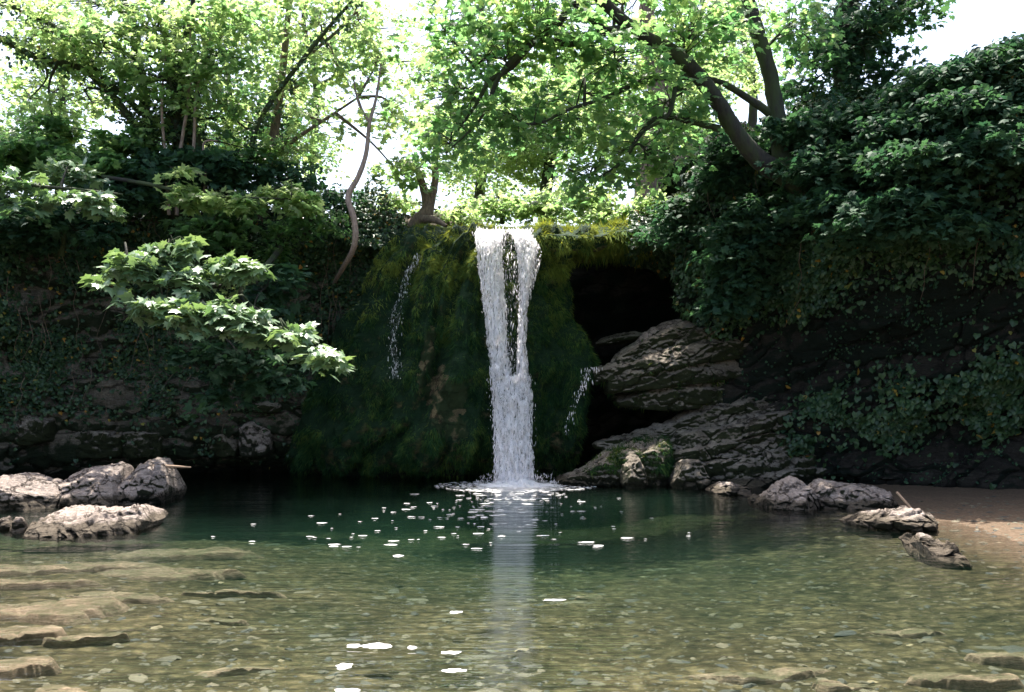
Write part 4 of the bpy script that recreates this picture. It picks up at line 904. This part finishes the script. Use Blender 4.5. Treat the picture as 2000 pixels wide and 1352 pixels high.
# big leaning tree on the right bank
tree('leaning_tree', 'big tree with a thick mossy limb arching left over the waterfall', 'tree',
     [([(1640, 470, 15.6), (1600, 400, 15.6), (1555, 355, 15.6), (1490, 318, 15.5), (1440, 262, 15.4), (1405, 205, 15.3), (1365, 150, 15.2), (1310, 100, 15.0), (1240, 60, 14.8), (1170, -5, 14.6), (1120, -60, 14.4)], [22, 24, 24, 19, 16.5, 15.5, 15.5, 14.5, 12.5, 11, 9], 'trunk'),
      ([(1555, 355, 15.7), (1525, 300, 15.8), (1517, 220, 15.9), (1502, 140, 15.9), (1478, 60, 15.9), (1455, -20, 15.9), (1440, -90, 15.9)], [22, 18, 16, 15, 14.5, 13.5, 12.5], 'trunk'),
      ([(1345, 150, 15.2), (1290, 152, 15.0), (1245, 162, 14.9), (1185, 190, 14.8), (1110, 215, 14.7), (1060, 240, 14.6)], [7, 6, 5.5, 4.5, 3.5, 2], 'limb'),
      ([(1405, 252, 15.4), (1350, 238, 15.3), (1285, 230, 15.2), (1245, 268, 15.1), (1220, 310, 15.0), (1165, 348, 14.9), (1110, 330, 14.8)], [7, 6, 5, 4.5, 4, 3, 2], 'limb'),
      ([(1505, 222, 15.9), (1450, 185, 15.8), (1400, 158, 15.7), (1345, 150, 15.5)], [9, 7, 5, 4], 'limb'),
      ([(1250, 58, 14.8), (1180, 62, 14.7), (1120, 85, 14.6), (1050, 80, 14.5), (1000, 130, 14.5), (955, 160, 14.5), (930, 205, 14.5), (885, 265, 14.5)], [11, 9, 7, 6, 6, 5, 3.5, 2], 'limb'),
      ([(1180, 62, 14.7), (1120, 5, 14.5), (1090, 45, 14.4), (1020, 100, 14.4), (975, 150, 14.3), (940, 230, 14.3), (870, 300, 14.3)], [8, 8, 7, 6, 5, 3, 1.5], 'limb'),
      ([(1320, 165, 15.1), (1305, 225, 15.0), (1260, 255, 15.0), (1225, 300, 14.9)], [5, 4, 3, 2], 'limb')],
     [(1200, 120, 14.8, 120, 60, 1.3, 42), (1080, 60, 14.6, 130, 55, 1.3, 48), (950, 110, 14.5, 110, 70, 1.3, 38), (880, 190, 14.5, 90, 70, 1.3, 26), (1120, 230, 14.9, 110, 60, .7, 30), (1010, 230, 14.6, 90, 55, .7, 20),
      (1260, 300, 15.0, 90, 55, .7, 26), (1150, 345, 15.0, 80, 35, .6, 16), (1350, 60, 15.3, 110, 60, 1.4, 44), (1250, -10, 15, 200, 40, 1.4, 40), (1300, 200, 15.3, 80, 50, 1.3, 26), (980, 0, 14.6, 170, 40, 1.4, 38), (870, 60, 14.6, 80, 60, 1.3, 18), (1400, 60, 16.2, 80, 80, 1.4, 26), (1560, 60, 16.2, 60, 90, 1.3, 22), (1330, 250, 16, 60, 60, 1.3, 14), (880, 280, 14.6, 70, 40, .6, 14)],
     101, 'maple', 'maple', .115, .45, 'bark', 27, light=lambda P: .28 * fbm(P * .5, 2))
# ivy-clad tree behind it; limb and crown above the view added for shade
tree('ivy_clad_tree', 'thick ivy-clad tree behind the leaning tree, by the open patch of sky', 'tree',
     [([(1665, 330, 17.5), (1660, 230, 17.5), (1652, 130, 17.5), (1655, 40, 17.5), (1660, -60, 17.5)], [30, 26, 24, 22, 20], 'trunk'),
      ([(1660, -50, 17.5), (1720, -160, 17), (1850, -220, 16.5), (2000, -220, 16)], [16, 12, 8, 4], 'limb'),  # unseen limb, added to carry the shading crown
      ([(1655, 130, 17.5), (1690, 70, 17.4), (1740, 20, 17.3), (1800, -30, 17.2)], [10, 8, 6, 4], 'limb')],
     [(1640, 60, 17.4, 90, 80, 1, 50), (1720, 30, 17.3, 90, 50, 1, 36), (1600, 150, 17.4, 70, 60, 1, 30), (1560, -190, 16.4, 130, 60, 1, 44), (1740, -230, 16.2, 130, 60, 1.1, 50), (1900, -230, 15.8, 130, 60, 1.1, 50), (2060, -200, 15.4, 130, 60, 1.1, 44), (1700, 140, 17.2, 70, 60, 1, 32), (1760, 180, 17, 50, 40, .8, 14), (1800, 10, 17.2, 50, 25, .7, 9), (1620, 220, 17, 70, 50, .8, 26)],  # clumps far above the view are added to shade the right bank
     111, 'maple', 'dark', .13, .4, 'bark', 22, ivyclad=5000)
# left clump
tree('multi_stem_tree', 'clump of thin upright stems with bright green layered leaves on the left cliff', 'tree',
     [([(350, 430, 18.2), (352, 340, 18.2), (345, 240, 18.2), (330, 120, 18.2), (310, -20, 18.2)], [14, 11, 8, 7, 5], 'trunk'),
      ([(375, 430, 18.3), (372, 330, 18.3), (380, 220, 18.3), (400, 100, 18.3), (430, -20, 18.3)], [9, 7, 6, 5, 4], 'trunk'),
      ([(400, 420, 18.1), (395, 320, 18.1), (372, 200, 18.1), (365, 100, 18.1), (380, -20, 18.1)], [8, 6, 6, 5, 4], 'trunk'),
      ([(325, 420, 18.3), (300, 320, 18.3), (285, 220, 18.3), (270, 110, 18.3), (240, -10, 18.3)], [13, 11, 9, 7, 5], 'trunk'),
      ([(300, 300, 18.2), (230, 200, 18.0), (160, 135, 17.8), (80, 115, 17.6), (20, 85, 17.4), (-60, 40, 17.3)], [8, 7, 6, 6, 6, 5], 'limb'),
      ([(290, 230, 18.2), (200, 150, 18.0), (110, 55, 17.8), (0, 5, 17.6), (-60, -10, 17.5)], [6, 5, 5, 5, 4], 'limb'),
      ([(420, 400, 18.0), (480, 330, 18.0), (510, 230, 18.0), (620, 80, 17.8), (700, -10, 17.8)], [7, 6, 5, 4, 3], 'limb')],
     [(300, 60, 17.8, 130, 55, .9, 52), (420, 110, 17.4, 120, 40, .7, 44), (200, 90, 17.6, 90, 60, .9, 34), (90, 60, 17.4, 100, 60, .9, 40), (330, 160, 17.6, 130, 40, .8, 36), (60, 190, 17.8, 90, 45, .8, 14), (180, 200, 18, 90, 50, .8, 20), (110, 270, 18, 110, 35, .8, 20),
      (450, 30, 17.6, 120, 45, .8, 40), (440, 210, 17.8, 80, 40, .7, 22), (330, 250, 18.2, 80, 60, .6, 26), (250, 300, 18, 70, 40, .7, 16), (200, 10, 17.8, 200, 30, .8, 40)],
     121, 'maple', 'fresh', .105, .45, 'bark', 28, ivyclad=4200, light=lambda P: .2 * fbm(P * .6, 2) - .1)
tree('ivy_clad_stump', 'dark ivy-smothered stem inside the clump of thin stems', 'tree', [([(360, 440, 18.6), (355, 300, 18.6), (350, 170, 18.6), (345, 90, 18.6)], [16, 14, 9, 4], 'trunk')], DARKCOL, 126, 'simple', 'dark', .085, .36, 'bark', 46, ivyclad=5000)
tree('sapling', 'bundle of thin pinkish bare stems in front of the ivy-smothered stem', 'sapling',
     [([(330, 420, 17.7), (322, 300, 17.7), (316, 200, 17.7), (325, 90, 17.7)], [3.5, 3, 2.4, 1.4], 'stem'), ([(345, 420, 17.8), (352, 300, 17.8), (368, 190, 17.8), (372, 60, 17.8)], [4, 3.6, 3, 1.6], 'stem'),
      ([(362, 410, 17.7), (378, 290, 17.7), (384, 180, 17.7), (412, 70, 17.7)], [3.5, 3.2, 2.6, 1.4], 'stem'), ([(395, 410, 17.6), (402, 330, 17.6), (398, 280, 17.6), (425, 275, 17.6)], [3, 2.6, 2, 1.2], 'stem')],
     [(370, 90, 17.7, 60, 30, .4, 6)], 127, 'maple', 'fresh', .10, .35, 'palebark', 16)
tree('slender_tree', 'slender straight pale trunk with loose pale leaves between clump and curved tree', 'tree',
     [([(505, 440, 18.6), (520, 330, 18.6), (535, 260, 18.6), (548, 170, 18.6), (560, 60, 18.6), (568, -40, 18.6)], [14, 13, 9, 8, 6, 5], 'trunk'),
      ([(520, 320, 18.5), (580, 270, 18.3), (640, 230, 18.1), (700, 190, 18)], [6, 4, 3, 2], 'limb'),
      ([(548, 170, 18.6), (590, 120, 18.4), (660, 60, 18.2), (700, 20, 18)], [4, 3.5, 3, 2], 'limb')],
     [(600, 60, 18.2, 100, 60, 1, 28), (570, 180, 18.4, 90, 50, .9, 26), (660, 130, 18, 70, 50, .8, 14), (560, 290, 18.4, 80, 35, .7, 20), (700, 40, 18, 60, 50, .8, 14), (640, 240, 18.2, 50, 30, .6, 7), (740, 120, 18.2, 60, 60, .8, 13), (770, 230, 18.4, 60, 60, .8, 16), (780, 340, 18.8, 60, 30, .6, 14), (600, -10, 18.2, 160, 30, .8, 24)],
     131, 'maple', 'fresh', .105, .42, 'brownbark', 26)
tree('curved_tree', 'thin curved pinkish trunk growing out of the cliff left of the fall', 'tree',
     [([(648, 560, 18.9), (672, 520, 17.9), (692, 480, 17.4), (692, 430, 17.4), (680, 385, 17.5), (700, 345, 17.6), (715, 300, 17.7), (722, 240, 17.8), (735, 190, 17.9), (745, 120, 18)], [3, 5, 5.8, 5.8, 5.8, 5.2, 4.5, 3.6, 2.8, 1.6], 'trunk'),
      ([(722, 240, 17.8), (700, 200, 17.9), (690, 150, 18)], [3, 2.2, 1.2], 'limb')],
     [(745, 130, 18, 40, 35, .4, 7), (700, 200, 17.9, 30, 25, .4, 3)], 141, 'maple', 'fresh', .11, .3, 'palebark', 13)
tree('forked_stump_tree', 'old forked stump tree with spreading roots on the rim left of the crest', 'tree',
     [([(800, 445, 19), (822, 428, 19), (835, 405, 19), (828, 370, 19), (815, 330, 19)], [14, 16, 12, 8, 6], 'trunk'),
      ([(835, 425, 19), (842, 395, 19), (850, 350, 19), (850, 300, 19), (860, 230, 19)], [11, 8, 7, 6, 4], 'trunk'),
      ([(825, 428, 18.9), (850, 430, 18.7), (872, 442, 18.5)], [9, 7, 3], 'root')],
     [(800, 330, 18.8, 60, 40, .8, 22), (860, 240, 18.8, 60, 50, .8, 18), (800, 250, 18.8, 60, 40, .8, 14)], 151, 'maple', 'fresh', .11, .35, 'brownbark', 18)
# background trees beyond the crest
BT = [(1265, 350, 22, 34, 'brownbark', [(1200, 250, 24, 110, 60, 1.4, 60), (1300, 260, 23, 110, 50, 1.2, 55), (1260, 150, 24, 150, 60, 1.5, 60)], 'broad brown trunk standing behind the crest right of the fall'),
      (1330, 360, 25, 12, 'bark', [(1370, 300, 25, 70, 50, 1.2, 26), (1420, 120, 26, 90, 80, 1.5, 36)], 'thin dark tree between the broad brown trunk and the leaning tree'),
      (1060, 420, 27, 14, 'bark', [(1040, 220, 27, 120, 60, 2, 90), (1010, 300, 27, 120, 50, 2, 90), (1120, 150, 27, 110, 60, 2, 60)], 'sunlit tree filling the gap straight above the waterfall'),
      (930, 430, 30, 12, 'bark', [(930, 340, 30, 90, 45, 2, 44), (900, 260, 30, 80, 50, 2, 30)], 'far pale tree left of the gap above the waterfall'),
      (1450, 330, 30, 12, 'bark', [(1440, 60, 30, 120, 90, 2, 50), (1370, 160, 30, 100, 60, 2, 45)], 'far tree behind the leaning trunk'),
      (110, 380, 26, 9, 'bark', [(90, 170, 26, 110, 80, 2, 46), (40, 290, 26, 110, 50, 2, 60), (130, 60, 26, 130, 70, 2, 40)], 'far tree behind the left end of the cliff'),
      (430, 380, 25, 10, 'bark', [(430, 260, 25, 90, 60, 1.6, 50), (520, 210, 25, 90, 80, 1.6, 46), (470, 60, 25, 150, 90, 2, 60)], 'far tree seen through the clump of thin stems'),
      (600, 400, 28, 9, 'bark', [(590, 300, 28, 70, 50, 1.6, 30), (620, 130, 28, 90, 80, 2, 26), (720, 60, 28, 110, 60, 2, 30), (820, 120, 28, 80, 60, 2, 24)], 'far wispy tree right of the slender trunk')]
for k, (px, py, Yt, r, bk, bl, lab) in enumerate(BT):
    rs = np.random.RandomState(300 + k)
    bx = px + rs.uniform(-20, 20)
    zb = 4.2; pyb = HY - (zb - H) / Yt * F
    tree('background_tree', lab, 'tree', [([(px, pyb, Yt), (px + 5, (pyb + 200) / 2, Yt), (bx + 25, 180, Yt), (bx, 40, Yt), (bx + 15, -80, Yt)], [r * 1.15, r * .9, r * .7, r * .5, r * .3], 'trunk')], bl, 300 + 7 * k, 'simple', 'fresh', .105, .65, bk, 85, 'trees beyond the cliff top', twigr=.015, light=lambda P: .2 * fbm(P * .4, 2))

# ------------------------------------------------------------------ bushes
def bush(name, label, cat, bl, seed, leaf, lmat, size, rad, per, stems=None, group=None, light=None, bark='bark'):
    if stems is None:
        px, py, Yb = bl[0][:3]; stems = [([(px, py + bl[0][4] * 1.2, Yb + .2), (px + 8, py, Yb)], [6, 3], 'stem')]
    return tree(name, label, cat, stems, bl, seed, leaf, lmat, size, rad, bark, per, group, light=light, twigr=.009, thin=1.)
bush('sycamore_bough', 'sunlit pale green bough of big lobed leaves hanging out from the left cliff', 'branch',
     [(250, 525, 14.6, 55, 30, .25, 9), (340, 520, 14.7, 70, 35, .3, 12), (450, 525, 15.0, 60, 28, .3, 9), (330, 590, 14.3, 70, 25, .3, 13), (410, 605, 14.2, 80, 28, .35, 17), (480, 630, 14.3, 70, 25, .3, 13), (560, 655, 14.2, 45, 16, .2, 9), (630, 686, 14.1, 30, 8, .12, 5), (330, 480, 14.9, 60, 14, .2, 8)],
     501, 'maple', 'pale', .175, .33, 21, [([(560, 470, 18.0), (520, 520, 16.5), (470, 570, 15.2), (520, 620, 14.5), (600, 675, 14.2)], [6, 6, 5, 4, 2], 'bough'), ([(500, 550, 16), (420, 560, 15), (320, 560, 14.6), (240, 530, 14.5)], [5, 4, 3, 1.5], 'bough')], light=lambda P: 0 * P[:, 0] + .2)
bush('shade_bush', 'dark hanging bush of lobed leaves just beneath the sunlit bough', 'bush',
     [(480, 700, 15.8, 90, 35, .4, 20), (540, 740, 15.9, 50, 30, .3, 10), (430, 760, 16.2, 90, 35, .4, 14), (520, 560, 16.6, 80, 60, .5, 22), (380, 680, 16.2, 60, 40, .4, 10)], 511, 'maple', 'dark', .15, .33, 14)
bush('low_branch', 'lit layered branch of lobed leaves at the far left above the cliff face', 'branch',
     [(40, 350, 15.6, 60, 14, .3, 8), (130, 385, 15.6, 80, 12, .3, 12), (60, 400, 15.5, 50, 10, .3, 5), (200, 395, 15.8, 50, 14, .3, 7), (130, 330, 16.2, 70, 18, .3, 9)], 521, 'maple', 'pale', .16, .3, 13,
     [([(-80, 330, 15.8), (40, 360, 15.7), (150, 370, 15.8), (240, 380, 16)], [5, 4, 3, 1.5], 'bough')])
bush('low_branch', 'yellow-green leafy branch over the cliff below the thin stems', 'branch',
     [(350, 335, 16.6, 30, 10, .2, 4), (350, 375, 16.4, 45, 14, .25, 8), (420, 385, 16.4, 50, 14, .25, 9), (480, 395, 16.6, 40, 14, .25, 6), (560, 375, 16.9, 70, 18, .3, 12), (600, 400, 17, 50, 12, .3, 8)], 531, 'maple', 'fresh', .15, .3, 13,
     [([(200, 345, 17), (290, 360, 16.8), (360, 375, 16.5), (460, 385, 16.5), (600, 390, 16.9)], [4, 4, 3, 2.5, 1.5], 'bough')])
# shrubs over the rims
SH = [('fresh', 'simple', .10, [(980, 405, 22, 90, 26, .9, 60), (1080, 395, 22, 80, 32, .9, 60)], 'low sunlit shrub straight behind the crest of the fall'),
      ('fresh', 'simple', .10, [(1150, 385, 20.5, 70, 40, .8, 60), (1190, 420, 19.8, 50, 18, .5, 26)], 'shrub on the rim between the crest and the broad brown trunk'),
      ('fresh', 'simple', .09, [(1290, 400, 19.2, 70, 22, .6, 44)], 'green shrub at the foot of the broad brown trunk'),
      ('fresh', 'simple', .09, [(890, 420, 20, 50, 16, .6, 30), (760, 395, 20, 60, 16, .6, 24)], 'grassy shrub on the rim beside the forked stump'),
      ('maple', 'maple', .13, [(60, 300, 17.6, 90, 35, .8, 60), (180, 330, 17.6, 90, 35, .8, 60)], 'mid-green shrub on the far left cliff top'),
      ('dark', 'maple', .13, [(300, 340, 17.8, 90, 40, .7, 60), (420, 330, 17.9, 80, 45, .7, 50), (230, 380, 17.4, 90, 25, .6, 40)], 'dark dense shrub round the feet of the thin stems'),
      ('dark', 'maple', .12, [(120, 450, 16.9, 110, 40, .4, 34), (40, 420, 16.6, 60, 30, .4, 16)], 'shaded bush spilling over the far left cliff'),
      ('maple', 'maple', .11, [(400, 455, 17.4, 70, 45, .4, 30), (440, 400, 17.6, 60, 40, .4, 22)], 'green bush spilling over the rim right of the thin stems'),
      ('maple', 'simple', .085, [(600, 430, 17.6, 70, 30, .5, 34), (540, 480, 17.7, 40, 50, .3, 22)], 'fine-leaved bush spilling over the rim under the slender trunk'),
      ('maple', 'maple', .12, [(240, 285, 17.9, 60, 35, .6, 22), (480, 290, 18.2, 60, 40, .6, 20), (100, 255, 18, 70, 28, .6, 18)], 'loose lit shrub standing above the rim among the thin stems'),
      ('dark', 'simple', .09, [(560, 350, 18.2, 80, 40, .7, 60), (650, 385, 18.4, 60, 22, .5, 26)], 'shaded shrub on the cliff top under the slender trunk')]
for k, (mt, lf, sz, bl, lab) in enumerate(SH):
    bush('shrub', lab, 'shrub', bl, 600 + 11 * k, lf, mt, sz, .3, 26, group='shrubs along the cliff rim')
# right bank bushes, dark layered
RB = [('dark', .105, [(1420, 290, 16.6, 50, 40, .5, 26), (1400, 350, 16.9, 50, 40, .5, 26)], 'shaded bush left of the leaning trunk fork'),
      ('dark', .105, [(1600, 250, 15.6, 110, 35, .7, 60), (1700, 230, 15.3, 100, 40, .7, 60)], 'mid-green bush spreading behind the leaning trunk fork'),
      ('dark', .105, [(1620, 320, 15.0, 100, 40, .6, 60), (1720, 330, 14.8, 110, 45, .6, 60), (1640, 400, 14.9, 110, 35, .6, 44)], 'dark bush of layered leaves over the middle of the right bank'),
      ('dark', .10, [(1830, 170, 14.6, 90, 35, .8, 70), (1930, 140, 14.4, 80, 38, .8, 70)], 'pale hazy bush at the top right against the sky'),
      ('dark', .10, [(1900, 210, 14.0, 110, 40, .7, 80), (1985, 115, 14.4, 55, 38, .7, 40), (1790, 250, 14.4, 90, 35, .7, 50)], 'green bush on the upper right bank below the hazy one'),
      ('dark', .105, [(1850, 310, 13.8, 130, 45, .6, 84), (1960, 280, 13.5, 80, 60, .6, 50)], 'dark bush at the right edge, half way up the bank'),
      ('dark', .11, [(1770, 400, 13.9, 120, 28, .5, 50), (1860, 435, 13.7, 90, 12, .4, 24), (1690, 440, 14.3, 80, 20, .5, 26)], 'lowest dark green layered branch hanging over the right cliff'),
      ('dark', .11, [(1450, 470, 16.2, 70, 60, .4, 50), (1445, 545, 16.4, 50, 40, .4, 44), (1415, 590, 16.4, 36, 24, .3, 18), (1520, 420, 15.9, 80, 50, .5, 50)], 'drooping small-leaved bush above the layered ledge'),
      ('dark', .10, [(1320, 410, 17.4, 50, 25, .4, 30), (1320, 450, 17.4, 50, 20, .4, 20)], 'rounded dark bush over the top of the hollow')]
for k, (mt, sz, bl, lab) in enumerate(RB):
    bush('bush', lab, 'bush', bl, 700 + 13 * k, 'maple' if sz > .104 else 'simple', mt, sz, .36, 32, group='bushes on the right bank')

# ------------------------------------------------------------------ sticks
def stick(pts, r, label, mat='stick'):
    b = Bag(); b.tube([at(*p) for p in pts], r, 8, .05, .15); tag(b.build('stick', M[mat]), label, 'stick')
stick([(300, 910, 14.3), (335, 911, 14.3), (373, 913, 14.3)], [.022, .02, .012], 'straight brown stick poking from the left bank rocks')
stick([(1752, 962, 13.2), (1768, 980, 13.0), (1787, 1000, 12.6)], [.02, .016, .012], 'thin stick leaning from the long boulder to the sand')
